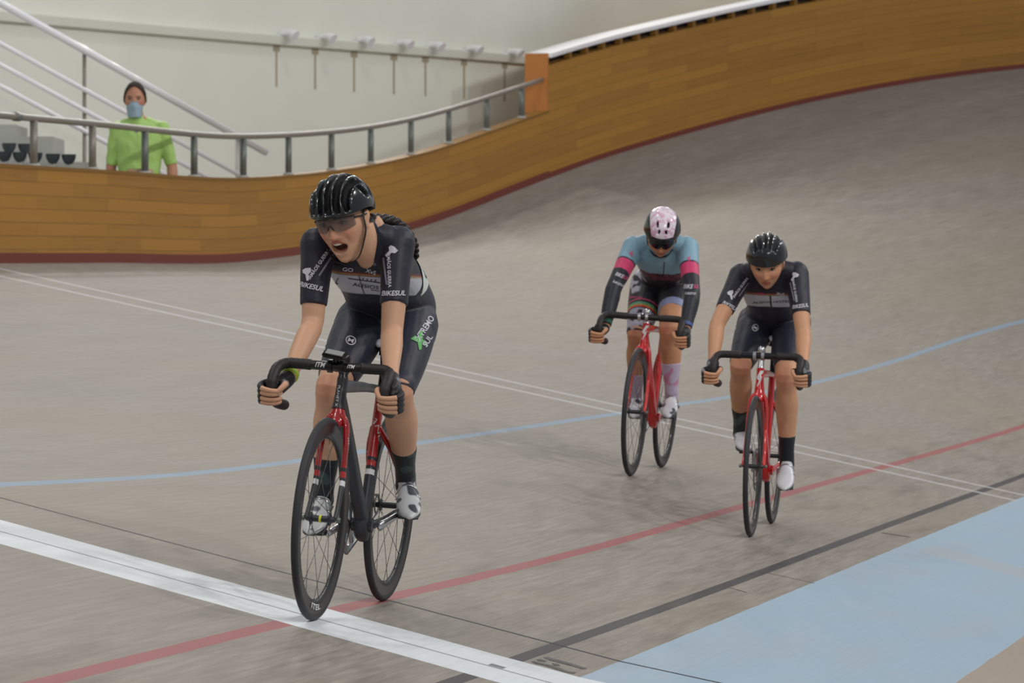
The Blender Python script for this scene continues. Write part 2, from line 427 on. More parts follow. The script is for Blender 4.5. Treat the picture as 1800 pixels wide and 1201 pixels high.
# small floodlights on arms along the ledge
labs = ['leftmost', 'second from left', 'third from left', 'middle', 'third from right', 'second from right', 'rightmost']
for i, px in enumerate((488, 555, 622, 692, 747, 815, 885)):
    x = np.interp(px, LAMPX[0], LAMPX[1]) if 'LAMPX' in globals() else None
    if x is None:
        best = None
        for xx in np.arange(24, 31, .02):
            q = bw_at(xx)+Vector((0, 0, LZ)); v = q-CAM; X = 900+FPX*v.dot(cR)/v.dot(cF)
            if best is None or abs(X-px) < best[0]: best = (abs(X-px), xx)
        x = best[1]
    p = bw_at(x)+Vector((0, 0, LZ+.05)); d, nn = bw_frame(x)
    e = empty('wall_lamp', 'small white spotlight on the cream back wall ledge, %s of the seven' % labs[i], 'lamp', p, group='spotlights along the back wall ledge')
    M = Matrix((d, nn, Vector((0, 0, 1)))).transposed()
    bm = bmesh.new(); box(bm, (0, 0, -.01), (.10, .10, .02), M); tube(bm, [M @ Vector((0, 0, 0)), M @ Vector((0, .10, .015))], .014, 8)
    mk('bracket', bm, WHITEP, e, auto=40)
    bm = bmesh.new(); loft(bm, [tuple(M @ Vector((0, .06, .02)))+(.03, .03), tuple(M @ Vector((0, .15, .02)))+(.036, .036), tuple(M @ Vector((0, .20, -.01)))+(.052, .052)], 14, sub=2, cap='flat')
    mk('lamp_head', bm, WHITEP, e, auto=50)
    # cast shadow under each bracket, painted on as a beige strip
    bm = bmesh.new(); z1 = -.12; ln = .36+.0*i
    for (a0, b0, w0) in ((-.06, -.15, .11), (-.15, -.48, .03)):
        q0 = M @ Vector((-.02, -.003, a0)); q1 = M @ Vector((-.02+.012*i, -.003, b0))
        box(bm, (q0+q1)/2, (w0, .012, abs(b0-a0)), M)
    s_ = mk('painted_shadow', bm, BEIGE, e, smooth=False)
# seating tiers and dark bucket seats at far left
def fbox(px0, px1, pt, Z, depth, zb=1.05):
    a = ray(px0, pt, Z); b = ray(px1, pt, Z); d = (b-a); d.z = 0; c = (a+b)/2
    M = Matrix((d.normalized(), Vector((-d.y, d.x, 0)).normalized(), Vector((0, 0, 1)))).transposed()
    return c, M, d.length
for (p0, p1, pt, Z, dp) in ((-140, 160, 285, 34.6, .5), (-140, 93, 240, 35.4, .9), (-140, 27, 219, 36.2, .9)):
    c, M, L = fbox(p0, p1, pt, Z, dp); bm = bmesh.new(); h = c.z-1.05
    fw = M @ Vector((0, -1, 0)) if (M @ Vector((0, 1, 0))).dot(cF) > 0 else M @ Vector((0, 1, 0))
    box(bm, c-Vector((0, 0, h/2))-fw*dp/2, (L, dp, h), M); o = mk('floor', bm, CREAM2, smooth=False); tagobj(o, kind='structure')
seatm = simple('dark_seat_plastic', srgb(52, 60, 66), .4)
seat_src = None
sl_ = ['leftmost on the front step', 'second from left on the front step', 'third from left on the front step', 'just right of the railing post', 'rightmost on the front step', 'left one of the raised back row', 'right one of the raised back row']
for i, (px, py, Z) in enumerate(((8, 286, 34.3), (35, 287, 34.3), (62, 288, 34.3), (93, 290, 34.3), (121, 291, 34.3), (16, 271, 34.9), (44, 272, 34.9))):
    p = ray(px, py, Z)
    e = empty('stadium_seat', 'dark bucket seat behind the barrier at far left, %s' % sl_[i], 'seat', p, group='dark seats in the corner stand')
    if seat_src is None:
        bm = bmesh.new()
        loft(bm, [(0, 0, .0, .012, .010), (0, 0, .02, .036, .03), (0, 0, .05, .052, .04), (0, 0, .085, .058, .044)], 16, side=(0, 1, 0), sub=2, cap='flat')
        seat_src = mk('seat_shell', bm, seatm, e, auto=50)
    else:
        c = seat_src.copy(); col.objects.link(c); c.parent = e
    bm = bmesh.new(); box(bm, (.0, 0, -.03), (.03, .05, .08)); mk('seat_bracket', bm, CREAM2, e, smooth=False)
bm = bmesh.new(); p = ray(246, 297, 33.1); bmesh.ops.create_cube(bm, size=1)
for v in bm.verts: v.co = Vector((v.co.x*.16, v.co.y*.16, v.co.z*.2))
bmesh.ops.bevel(bm, geom=list(bm.edges), offset=.008, segments=2, affect='EDGES')
o = mk('cardboard_box', bm, simple('cardboard', srgb(186, 158, 128), .8), smooth=False); o.location = p-Vector((0, 0, .1))
tagobj(o, 'small beige cardboard box behind the barrier in front of the green shirt', 'box')

# ------------------------------------------------------------------ bicycle
BLACKP = simple('matt_black_carbon', srgb(44, 45, 50), .4, .5)
BLKG = simple('gloss_black', srgb(20, 20, 23), .3, .4, coat=.15)
TYRE = simple('tyre_rubber', srgb(50, 50, 54), .6, .4)
TAPE = simple('bar_tape', srgb(38, 34, 34), .55, .4)
ALU = simple('polished_aluminium', srgb(190, 190, 194), .22, .5, .9)
SPOKE = simple('spoke_steel', srgb(110, 108, 108), .3, .5, .8)
RED1 = simple('dark_red_lacquer', srgb(176, 22, 26), .25, .5, coat=.6)
RED2 = simple('bright_red_lacquer', srgb(206, 18, 24), .22, .5, coat=.7)
WHT = simple('white_print', srgb(222, 222, 224), .5)
GREYP = simple('grey_print', srgb(150, 150, 150), .5)
GREYF = simple('grey_frame_paint', srgb(92, 96, 100), .4)
YEL = simple('yellow_print', srgb(214, 214, 60), .5)
def text_mesh(s, size=1.0, shear=0.0, bold=0.0, grid=.012, spacing=1.0):
    c = bpy.data.curves.new('t', 'FONT'); c.body = s; c.size = size; c.align_x = 'CENTER'; c.align_y = 'CENTER'; c.shear = shear; c.offset = bold; c.resolution_u = 3; c.space_character = spacing
    o = bpy.data.objects.new('t', c); col.objects.link(o)
    dg = bpy.context.evaluated_depsgraph_get(); me = bpy.data.meshes.new_from_object(o.evaluated_get(dg), depsgraph=dg)
    bpy.data.objects.remove(o); bpy.data.curves.remove(c)
    bm = bmesh.new(); bm.from_mesh(me); bpy.data.meshes.remove(me); return bm
def poly_mesh(polys):
    bm = bmesh.new()
    for p in polys: bm.faces.new([bm.verts.new((x, y, 0)) for x, y in p])
    bmesh.ops.triangulate(bm, faces=bm.faces); return bm
def ring_mesh(r0, r1, n=28, sx=1, sy=1):
    bm = bmesh.new(); a = []
    for k in range(n):
        t = 2*math.pi*k/n; a.append((bm.verts.new((r0*sx*math.cos(t), r0*sy*math.sin(t), 0)), bm.verts.new((r1*sx*math.cos(t), r1*sy*math.sin(t), 0))))
    for k in range(n): bm.faces.new((a[k][0], a[(k+1) % n][0], a[(k+1) % n][1], a[k][1]))
    return bm
def decal(name, bm, target, pos, mat, parent, direction=(1, 0, 0), rot=0.0, sx=1.0, sy=1.0, grid=.008, off=.0016, up=(0, 0, 1), mirror=False):
    """lay flat artwork (bm in its own xy plane, metres) onto target's surface, cast along direction"""
    D = Vector(direction).normalized(); U0 = Vector(up); Rt = D.cross(U0).normalized(); Up = Rt.cross(D).normalized()
    if grid:
        xs = [v.co.x for v in bm.verts]; ys = [v.co.y for v in bm.verts]
        if xs:
            for ax, lo, hi in ((0, min(xs), max(xs)), (1, min(ys), max(ys))):
                sc = sx if ax == 0 else sy
                k = lo+grid/sc
                while k < hi and (hi-lo)*sc/grid < 80:
                    no = (1, 0, 0) if ax == 0 else (0, 1, 0); co = (k, 0, 0) if ax == 0 else (0, k, 0)
                    bmesh.ops.bisect_plane(bm, geom=bm.verts[:]+bm.edges[:]+bm.faces[:], plane_co=co, plane_no=no); k += grid/sc
    bvh = target if isinstance(target, BVHTree) else BVHTree.FromPolygons([tuple(v.co) for v in target.data.vertices], [tuple(p.vertices) for p in target.data.polygons])
    cr, sr = math.cos(rot), math.sin(rot); dead = []; hits = []
    for v in bm.verts:
        x, y = v.co.x*sx*(-1 if mirror else 1), v.co.y*sy
        q = Vector(pos)+Rt*(x*cr-y*sr)+Up*(x*sr+y*cr)
        hit, nrm, idx, dist = bvh.ray_cast(q-D*.6, D)
        if hit is None: dead.append(v); continue
        hits.append((v, dist))
        if nrm.dot(D) > 0: nrm = -nrm
        v.co = hit+nrm*off*.6-D*off*.6
    if hits:
        md = sorted(h[1] for h in hits)[len(hits)//2]; dead += [v for v, d_ in hits if d_ < md-.06]
    bmesh.ops.delete(bm, geom=dead, context='VERTS')
    bad = [f for f in bm.faces if max(e.calc_length() for e in f.edges) > .03+grid*2 or f.calc_area() < 1e-12]
    bmesh.ops.delete(bm, geom=bad, context='FACES')
    if not bm.faces: bm.free(); return None
    me = bpy.data.meshes.new(name); bm.to_mesh(me); bm.free()
    o = link_mesh(name, me, mat, parent, smooth=False); return o

def s_logo():   # slanted S-shaped bolt
    return poly_mesh([[(-.30, .05), (.05, .5), (.42, .5), (.02, .12), (.05, .0)], [(-.30, .05), (.05, .0), (.30, .18), (.16, -.12), (-.12, -.1)], [(.30, .18), (.16, -.12), (-.1, -.5), (-.2, -.5), (.02, -.05)]])

FA, RA, BBP = (0.0, .334), (.965, .334), (.585, .285)
def make_bike(name, label, M, cfg):
    root = empty(name, label, 'bicycle', mat=M)
    fm, fk = cfg['frame'], cfg['fork']
    # wheels
    def wheel(cx):
        bm = bmesh.new()
        rd = .046 if cfg.get('deep') else .036
        lathe(bm, [(.311, .0095), (.316, .011), (.318, .009), (.313, 0), (.318, -.009), (.316, -.011), (.311, -.0095), (.311-rd*.6, -.010), (.311-rd, -.004), (.309-rd, 0), (.311-rd, .004), (.311-rd*.6, .010)], 96)
        rim = mk('wheel', bm, cfg['rim'], root, auto=50); rim.location = V(cx, 0, .334)
        bm = bmesh.new(); prof = [(.3215+.0125*math.cos(a), .0125*math.sin(a)) for a in np.linspace(0, 2*math.pi, 15)[:-1]]
        lathe(bm, prof, 96); mk('tyre', bm, TYRE, rim)
        bm = bmesh.new()
        hw = .05 if cx < .5 else .06
        loft(bm, [(0, -hw, 0, .008, .008), (0, -hw+.008, 0, .010, .010), (0, -.037, 0, .012, .012), (0, -.034, 0, .021, .021), (0, -.030, 0, .021, .021), (0, -.026, 0, .011, .011), (0, .026, 0, .011, .011), (0, .030, 0, .021, .021), (0, .034, 0, .021, .021), (0, .037, 0, .012, .012), (0, hw-.008, 0, .010, .010), (0, hw, 0, .008, .008)], 16, sub=1, cap='flat')
        hub = mk('hub', bm, BLACKP, rim, auto=40)
        if cx < .5 and cfg.get('hubband'):
            bm = bmesh.new(); loft(bm, [(0, -.004, 0, .0122, .0122), (0, .004, 0, .0122, .0122)], 16, sub=1, cap='flat'); mk('hub_band', bm, YEL, rim)
        src = None
        for k in range(20):
            side = 1 if k % 2 else -1; a = 2*math.pi*k/20+cfg.get('spin', .1); off = (.42 if (k//2) % 2 else -.42)
            if True:
                bm = bmesh.new()
                p0 = Vector((.019*math.cos(a+off*2.2), side*.032, .019*math.sin(a+off*2.2))); p1 = Vector((.272*math.cos(a), side*.003, .272*math.sin(a)))
                tube(bm, [p0, p1], .0011, 5); mk('spoke', bm, SPOKE, rim)
        return rim
    wf = wheel(0.0); wr = wheel(.965)
    # fork
    ubar = cfg.get('ubar', .83)
    bm = bmesh.new()
    def hs(u): return .04+.287*(u-.334)
    red, blk, wh = 0, 1, 2
    loft(bm, [(hs(.635)-.006, 0, .648, .030, .020), (hs(.66), 0, .664, .030, .024), (hs(.69), 0, .69, .021, .021)], 18, side=(0, 1, 0), sub=3, mat=0)
    for sg in (-1, 1):
        pth = [(.128, sg*.018, .668, .012, .018), (.122, sg*.034, .645, .0105, .019), (.108, sg*.042, .58, .0095, .018), (.09, sg*.044, .50, .009, .016)]
        loft(bm, pth, 12, side=(0, 1, 0), sub=3, mat=0)
        if cfg.get('bands'):
            loft(bm, [(.09, sg*.044, .50, .0094, .0164), (.087, sg*.044, .487, .0094, .016)], 12, side=(0, 1, 0), sub=1, mat=1, cap='flat')
            loft(bm, [(.087, sg*.044, .487, .0092, .016), (.083, sg*.0445, .468, .0092, .016)], 12, side=(0, 1, 0), sub=1, mat=0, cap='flat')
            loft(bm, [(.083, sg*.0445, .468, .009, .016), (.080, sg*.045, .457, .009, .016)], 12, side=(0, 1, 0), sub=1, mat=1, cap='flat')
            loft(bm, [(.080, sg*.045, .457, .0094, .0164), (.075, sg*.0455, .440, .0094, .0164)], 12, side=(0, 1, 0), sub=1, mat=2, cap='flat')
            loft(bm, [(.075, sg*.0455, .440, .009, .015), (.03, sg*.048, .37, .008, .011), (.004, sg*.049, .338, .008, .010)], 12, side=(0, 1, 0), sub=3, mat=1)
        else:
            loft(bm, [(.09, sg*.044, .50, .009, .016), (.05, sg*.047, .40, .0085, .012), (.004, sg*.049, .338, .008, .010)], 12, side=(0, 1, 0), sub=3, mat=0)
    fork = mk('fork', bm, [fk, BLACKP, WHT], root, auto=60)
    bm = bmesh.new(); tube(bm, [V(0, -.066, .334), V(0, .066, .334)], .0045, 8); 
    for sg in (-1, 1): tube(bm, [V(0, sg*.055, .334), V(0, sg*.066, .334)], .009, 6)
    mk('axle', bm, DSTEEL, root)
    bm = bmesh.new(); tube(bm, [V(.965, -.075, .334), V(.965, .075, .334)], .0045, 8)
    for sg in (-1, 1): tube(bm, [V(.965, sg*.062, .334), V(.965, sg*.075, .334)], .009, 6)
    mk('axle', bm, DSTEEL, root)
    # frame : materials 0 headtube, 1 down tube, 2 seat tube, 3 stays, 4 top tube, 5 band black, 6 band white
    T = V(.722, 0, .745)
    st = lambda u: .585+(u-.285)*.298
    bm = bmesh.new()
    loft(bm, [(hs(.69), 0, .69, .0235, .024), (hs(.72), 0, .72, .020, .022), (hs(.765), 0, .765, .018, .020), (hs(.79), 0, .79, .0185, .020)], 18, side=(0, 1, 0), sub=3, cap='flat', mat=0)
    loft(bm, [(hs(.725)+.008, 0, .722, .019, .026), (.30, 0, .58, .021, .028), (.46, 0, .41, .022, .030), (.575, 0, .295, .024, .028)], 16, side=(0, 1, 0), sub=4, mat=1, power=2.4)
    loft(bm, [(hs(.765)+.008, 0, .765, .016, .022), (.30, 0, .762, .016, .020), (.52, 0, .755, .015, .016), (.715, 0, .742, .014, .014)], 16, side=(0, 1, 0), sub=4, mat=4, power=2.4)
    stt = [(.285, .017), (.40, .0165), (.55, .016), (.70, .016), (.745, .0165)]
    if cfg.get('bands'):
        segs = [(.285, .452, 5), (.452, .470, 6), (.470, .482, 5), (.482, .500, 2), (.500, .512, 5), (.512, .748, 2)]
    else: segs = [(.285, .748, 2)]
    for a, b_, mi in segs:
        loft(bm, [(st(a), 0, a, .0165+(.0004 if mi == 6 else 0), .021), (st((a+b_)/2), 0, (a+b_)/2, .016, .020), (st(b_), 0, b_, .0165, .021)], 16, side=(0, 1, 0), sub=3, cap='flat', mat=mi)
    for sg in (-1, 1):
        loft(bm, [(st(.61), sg*.012, .612, .009, .013), (.76, sg*.040, .535, .009, .012), (.88, sg*.058, .42, .008, .011), (.962, sg*.060, .338, .008, .011)], 12, side=(0, 1, 0), sub=4, mat=3)
        loft(bm, [(.60, sg*.028, .285, .011, .016), (.70, sg*.045, .30, .009, .014), (.85, sg*.060, .325, .008, .013), (.962, sg*.060, .335, .009, .014)], 12, side=(0, 1, 0), sub=4, mat=cfg.get('csm', 5))
    loft(bm, [(.585, -.036, .285, .024, .024), (.585, .036, .285, .024, .024)], 20, side=(1, 0, 0), sub=1, cap='flat', mat=1)
    loft(bm, [(.555, 0, .305, .024, .03), (.585, 0, .262, .026, .034), (.60, 0, .245, .022, .02)], 16, side=(0, 1, 0), sub=2, mat=1, power=2.6)
    frame = mk('frame', bm, [cfg.get('head', fm), cfg.get('down', fm), fm, cfg.get('stay', fm), cfg.get('top', fm), BLACKP, WHT], root, auto=60)
    # headset, stem, bars
    bm = bmesh.new(); loft(bm, [(hs(.79), 0, .79, .019, .019), (hs(.80), 0, .80, .016, .016), (hs(ubar), 0, ubar+.005, .016, .016)], 16, sub=1, cap='flat')
    loft(bm, [(hs(ubar), 0, ubar+.005-.02, .019, .019), (hs(ubar), 0, ubar+.025, .019, .019)], 16, sub=1)
    loft(bm, [(hs(ubar)+.004, 0, ubar+.003, .016, .017), (.11, 0, ubar+.001, .014, .015), (.075, 0, ubar, .02, .018)], 16, side=(0, 1, 0), sub=2)
    for sg in (-1, 1): loft(bm, [(.07, sg*.012, ubar, .022, .022), (.07, sg*.027, ubar, .022, .022)], 18, sub=1, cap='flat')
    stem = mk('stem', bm, cfg.get('stem', BLKG), root, auto=50)
    bw_ = cfg.get('barw', .208)
    bm = bmesh.new(); tube(bm, [V(.07, -.10, ubar), V(.07, .10, ubar)], .0155, 20)
    bar = mk('handlebar', bm, cfg.get('bar', BLKG), root, auto=50)
    for sg in (-1, 1):
        dr = cfg.get('drop', .14); u0 = ubar
        P = [(.07, .085, u0), (.07, .14, u0+.001), (.068, bw_-.026, u0), (.055, bw_-.006, u0-.008), (.02, bw_, u0-.022), (-.012, bw_+.001, u0-.05), (-.02, bw_, u0-.08), (-.005, bw_-.001, u0-.11), (.03, bw_-.003, u0-.128), (.07, bw_-.005, u0-.136), (.115, bw_-.008, u0-.14)]
        pts = catmull([(x, -sg*l, u, .0168, .0168) for x, l, u in P], 8)
        bm = bmesh.new(); L = 0
        st_ = []
        for i, p in enumerate(pts):
            if i: L += np.linalg.norm(p[:3]-pts[i-1][:3])
            rr = .0172+.0009*abs(math.sin(L*math.pi/.019)); st_.append((p[0], p[1], p[2], rr, rr))
        loft(bm, st_, 14, sub=1, cap='flat'); mk('bar_tape', bm, TAPE, root)
        bm = bmesh.new(); e0 = Vector(pts[-1][:3]); e1 = e0+(Vector(pts[-1][:3])-Vector(pts[-2][:3])).normalized()*.006
        tube(bm, [e0, e1], .0185, 14, cap='round'); mk('bar_plug', bm, BLKG, root)
    # seat post + saddle
    us = cfg.get('saddle', .915)
    bm = bmesh.new(); tube(bm, [V(st(.73), 0, .73), V(st(us-.06), 0, us-.055)], .0136, 14); box(bm, V(st(us-.06)+.005, 0, us-.045), (.05, .04, .02))
    mk('seat_post', bm, BLKG, root, auto=50)
    bm = bmesh.new()
    loft(bm, [(.655, 0, us-.016, .012, .008), (.68, 0, us-.008, .020, .013), (.75, 0, us-.002, .026, .017), (.83, 0, us, .05, .02), (.90, 0, us+.004, .068, .02), (.925, 0, us+.004, .055, .014)], 18, side=(0, 1, 0), sub=4)
    sad = mk('saddle', bm, BLKG, root)
    bm = bmesh.new(); loft(bm, [(.648, 0, us-.017, .013, .009), (.664, 0, us-.012, .018, .012), (.672, 0, us-.010, .0195, .0135)], 16, side=(0, 1, 0), sub=2); mk('saddle_nose', bm, cfg.get('nose', WHT), root)
    bm = bmesh.new()
    for sg in (-1, 1): tube(bm, catmull([(.69, sg*.01, us-.02), (.73, sg*.02, us-.037), (.80, sg*.022, us-.037), (.87, sg*.03, us-.014)], 5), .0035, 8)
    mk('saddle_rail', bm, ALU, root)
    # drivetrain
    ang = cfg['crank']   # angle of the right crank measured from forward, positive up
    pr = (.585-.165*math.cos(ang), .285+.165*math.sin(ang)); pl = (.585+.165*math.cos(ang), .285-.165*math.sin(ang))
    for sg, pp in ((-1, pr), (1, pl)):
        bm = bmesh.new(); q0 = V(.585, sg*.062, .285); q1 = V(pp[0], sg*.078, pp[1])
        loft(bm, [tuple(q0)+(.011, .017), tuple(q0.lerp(q1, .5))+(.0075, .013), tuple(q1)+(.008, .012)], 14, side=(0, 1, 0), sub=3); mk('crank_arm', bm, cfg.get('crankm', ALU), root)
        bm = bmesh.new(); q = V(pp[0], sg*.118, pp[1]); tube(bm, [V(pp[0], sg*.078, pp[1]), q], .007, 10)
        box(bm, q+Vector((0, 0, 0)), (.062, .056, .014)); box(bm, q+Vector((.02, 0, .002)), (.012, .062, .02))
        mk('pedal', bm, BLACKP, root, auto=30)
    bm = bmesh.new(); n = 49
    outer = []; 
    for k in range(n*2):
        a = 2*math.pi*k/(n*2); r = .103 if k % 2 else .098; outer.append((r, a))
    for sy_ in (-.0015, .0015):
        pass
    ringv = [[bm.verts.new((rr*math.cos(a), y, rr*math.sin(a))) for (rr, a), rr in [((r, a), (r if o else .074)) for (r, a) in outer]] for y, o in ((-.0018, 1), (.0018, 1), (.0018, 0), (-.0018, 0))]
    for j in range(4):
        A_, B_ = ringv[j], ringv[(j+1) % 4]
        for k in range(n*2): bm.faces.new((A_[k], A_[(k+1) % (n*2)], B_[(k+1) % (n*2)], B_[k]))
    for k in range(5):
        a = 2*math.pi*k/5+.3; tube(bm, [(0, 0, 0), (.08*math.cos(a), 0, .08*math.sin(a))], .008, 8)
    cr_ = mk('chainring', bm, ALU, root, smooth=False); cr_.location = V(.585, -.047, .285)
    bm = bmesh.new(); lathe(bm, [(.026, -.0018), (.033, -.0018), (.033, .0018), (.026, .0018)], 30); sp = mk('sprocket', bm, DSTEEL, root, smooth=False); sp.location = V(.965, -.047, .334)
    bm = bmesh.new(); pts = []
    al = math.atan2(.334-.285, .38); 
    for a in np.linspace(math.pi/2+.06+al, 3*math.pi/2-.06+al*.5, 26): pts.append((.585+.102*math.cos(a), .047, .285+.102*math.sin(a)))
    for a in np.linspace(-math.pi/2-.05, math.pi/2+.1, 10): pts.append((.965+.034*math.cos(a), .047, .334+.034*math.sin(a)))
    pts.append(pts[0]); loft(bm, [p+(.0035, .005) for p in pts], 6, side=(0, 1, 0), sub=1, cap='flat'); mk('chain', bm, DSTEEL, root)
    root['_parts'] = 1; del root['_parts']
    return dict(root=root, frame=frame, fork=fork, bar=bar, stem=stem, wf=wf, wr=wr, pr=pr, pl=pl, sad=sad)
def fr_matrix(c, ex, lt, up):
    M = Matrix.Identity(4)
    for i in range(3): M[i][0] = ex[i]; M[i][1] = -lt[i]; M[i][2] = up[i]; M[i][3] = c[i]
    return M
MB = {1: fr_matrix([-.0688, .8108, .2016], [.9997, .0228, -.0019], [.0225, -.9959, -.088], [.0039, -.088, .9961]),
      2: fr_matrix([8.6017, 1.5654, .3095], [.9995, .0319, .0062], [.0323, -.9972, -.0678], [-.0041, -.068, .9977]),
      3: fr_matrix([6.689, .5861, .1105], [.9974, .0713, .0132], [.0718, -.9967, -.0391], [-.0104, -.0399, .9992])}
# orthonormalise
for k in MB:
    M = MB[k]; x = M.col[0].xyz.normalized(); z = M.col[2].xyz; y = z.cross(x).normalized(); z = x.cross(y)
    MB[k] = Matrix(((x.x, y.x, z.x, M[0][3]), (x.y, y.y, z.y, M[1][3]), (x.z, y.z, z.z, M[2][3]), (0, 0, 0, 1)))
MB1B = MB[1] @ Matrix.Rotation(-.018, 4, 'X')

B1 = make_bike('track_bicycle', 'black and dark red track bicycle in front, ridden by the shouting rider', MB1B,
    dict(frame=RED1, fork=RED1, head=BLACKP, down=BLACKP, top=GREYF, stay=RED1, rim=BLKG, deep=1, bands=1, hubband=1, crank=R_(-10), ubar=.833, saddle=.915, spin=.2, barw=.190))
B2 = make_bike('track_bicycle', 'bright red track bicycle under the rider in the light blue jersey', MB[2],
    dict(frame=RED2, fork=RED2, stem=ALU, rim=BLKG, csm=3, crank=R_(185), ubar=.826, saddle=.92, spin=.35, barw=.212))
B3 = make_bike('track_bicycle', 'bright red track bicycle furthest right, under the rider in black with bare arms', MB[3],
    dict(frame=RED2, fork=RED2, stem=ALU, rim=BLKG, csm=3, crank=R_(153), ubar=.855, saddle=.935, spin=.5, barw=.203))
# lettering on the bicycles
fv = (1, -.0, 0)
decal('lettering', text_mesh('PLANET X', 1), B1['frame'], V(.2, -.004, .735), WHT, B1['frame'], rot=R_(-90), sx=.0155, sy=.013, grid=.006, off=.001)
decal('lettering', text_mesh('PLANET X', 1), B1['frame'], V(.66, .02, .60), WHT, B1['frame'], direction=(.75, .66, 0), rot=R_(-90+16), sx=.045, sy=.022, grid=.01, off=.001)
decal('lettering', text_mesh('PLANET X', 1), B1['frame'], V(.83, .05, .47), WHT, B1['frame'], direction=(.6, .8, 0), rot=R_(-55), sx=.03, sy=.016, grid=.01, off=.001)
decal('lettering', text_mesh('STEALTH', 1), B1['fork'], V(.11, .05, .57), WHT, B1['fork'], direction=(.9, .4, 0), rot=R_(-82), sx=.016, sy=.009, grid=.006, off=.001)
decal('lettering', text_mesh('ITM', 1, .3, .03), B1['bar'], V(.07, -.052, .835), WHT, B1['bar'], sx=.02, sy=.022, grid=.004, off=.001)
decal('lettering', text_mesh('ITM', 1, .3, .03), B1['bar'], V(.07, .052, .836), WHT, B1['bar'], sx=.015, sy=.015, grid=.004, off=.001)
for k, b_ in ((2, B2), (3, B3)):
    decal('logo', s_logo(), b_['frame'], V(.16, 0, .745), WHT, b_['frame'], sx=.05, sy=.075, grid=.006, off=.001)
def rim_text(bk, txt, centre):
    bm = text_mesh(txt, 1, 0, .02); fx = [v.co.x for v in bm.verts]; wd = max(fx)-min(fx); cx = (max(fx)+min(fx))/2
    for v in bm.verts:
        x, y = (v.co.x-cx)/wd*.115, v.co.y*.026
        r_ = .290-y; an = centre+x/.29; v.co = Vector((r_*math.cos(an), -.0125, r_*math.sin(an)))
    me = bpy.data.meshes.new('lettering'); bm.to_mesh(me); bm.free(); link_mesh('lettering', me, WHT, bk['wf'], smooth=False)
rim_text(B1, 'ITEL', R_(-96))
# bottle-mount, computer on the front bike
bm = bmesh.new(); M = Matrix.Rotation(R_(-18), 3, 'Y') @ Matrix.Rotation(R_(8), 3, 'X')
box(bm, V(.045, -.002, .872), (.055, .075, .014), M); bmesh.ops.bevel(bm, geom=list(bm.edges), offset=.005, segments=2, affect='EDGES'); tube(bm, [V(.07, 0, .845), V(.05, -.002, .872)], .009, 8)
cm = mk('cycle_computer', bm, BLKG, B1['root'], auto=40)
bm = bmesh.new(); box(bm, V(.045, -.002, .872)+M @ Vector((0, 0, .0075)), (.04, .058, .003), M); mk('screen', bm, simple('grey_screen', srgb(150, 152, 150), .2), cm, smooth=False)

# ------------------------------------------------------------------ people
def resample(st, f0, f1, n=10):
    st = [tuple(s)+((s[3],) if len(s) == 4 else ()) for s in st]
    P = np.array(catmull(st, 8)); d = np.concatenate([[0], np.cumsum(np.linalg.norm(np.diff(P[:, :3], axis=0), axis=1))]); d /= d[-1]
    return [tuple(np.array([np.interp(f, d, P[:, k]) for k in range(5)])) for f in np.linspace(f0, f1, n)]
def grow(st, g): return [tuple(s[:3])+(s[3]+g, s[4]+g) for s in st]
def lerp(a, b, f): return a+(b-a)*f
def arm_stations(sh, el, wr, k=1.0):
    back = Vector((.006, 0, 0))
    return [tuple(sh)+(.054*k, .054*k), tuple(lerp(sh, el, .3))+(.0485*k, .048*k), tuple(lerp(sh, el, .7))+(.0415*k, .041*k), tuple(el)+(.037*k, .037*k),
            tuple(lerp(el, wr, .25))+(.0385*k, .038*k), tuple(lerp(el, wr, .6))+(.032*k, .032*k), tuple(lerp(el, wr, .88))+(.0245*k, .026*k), tuple(wr)+(.024*k, .027*k)]
def leg_stations(hip, kn, an, k=1.0, calf=None):
    ax = (an-kn).normalized(); th = (kn-hip).normalized()
    back = (th-ax).normalized() if (th-ax).length > .1 else Vector((1, 0, 0))   # towards the hollow of the knee is -back
    cb = -back if calf is None else calf
    return [tuple(hip)+(.087*k, .092*k), tuple(lerp(hip, kn, .3))+(.086*k, .086*k), tuple(lerp(hip, kn, .65))+(.071*k, .072*k), tuple(lerp(hip, kn, .88))+(.057*k, .058*k), tuple(kn+back*.004)+(.051*k, .053*k),
            tuple(lerp(kn, an, .16)+cb*.006)+(.048*k, .050*k), tuple(lerp(kn, an, .32)+cb*.013)+(.054*k, .056*k), tuple(lerp(kn, an, .6)+cb*.010)+(.045*k, .046*k), tuple(lerp(kn, an, .85)+cb*.002)+(.034*k, .034*k), tuple(an)+(.031*k, .034*k)]

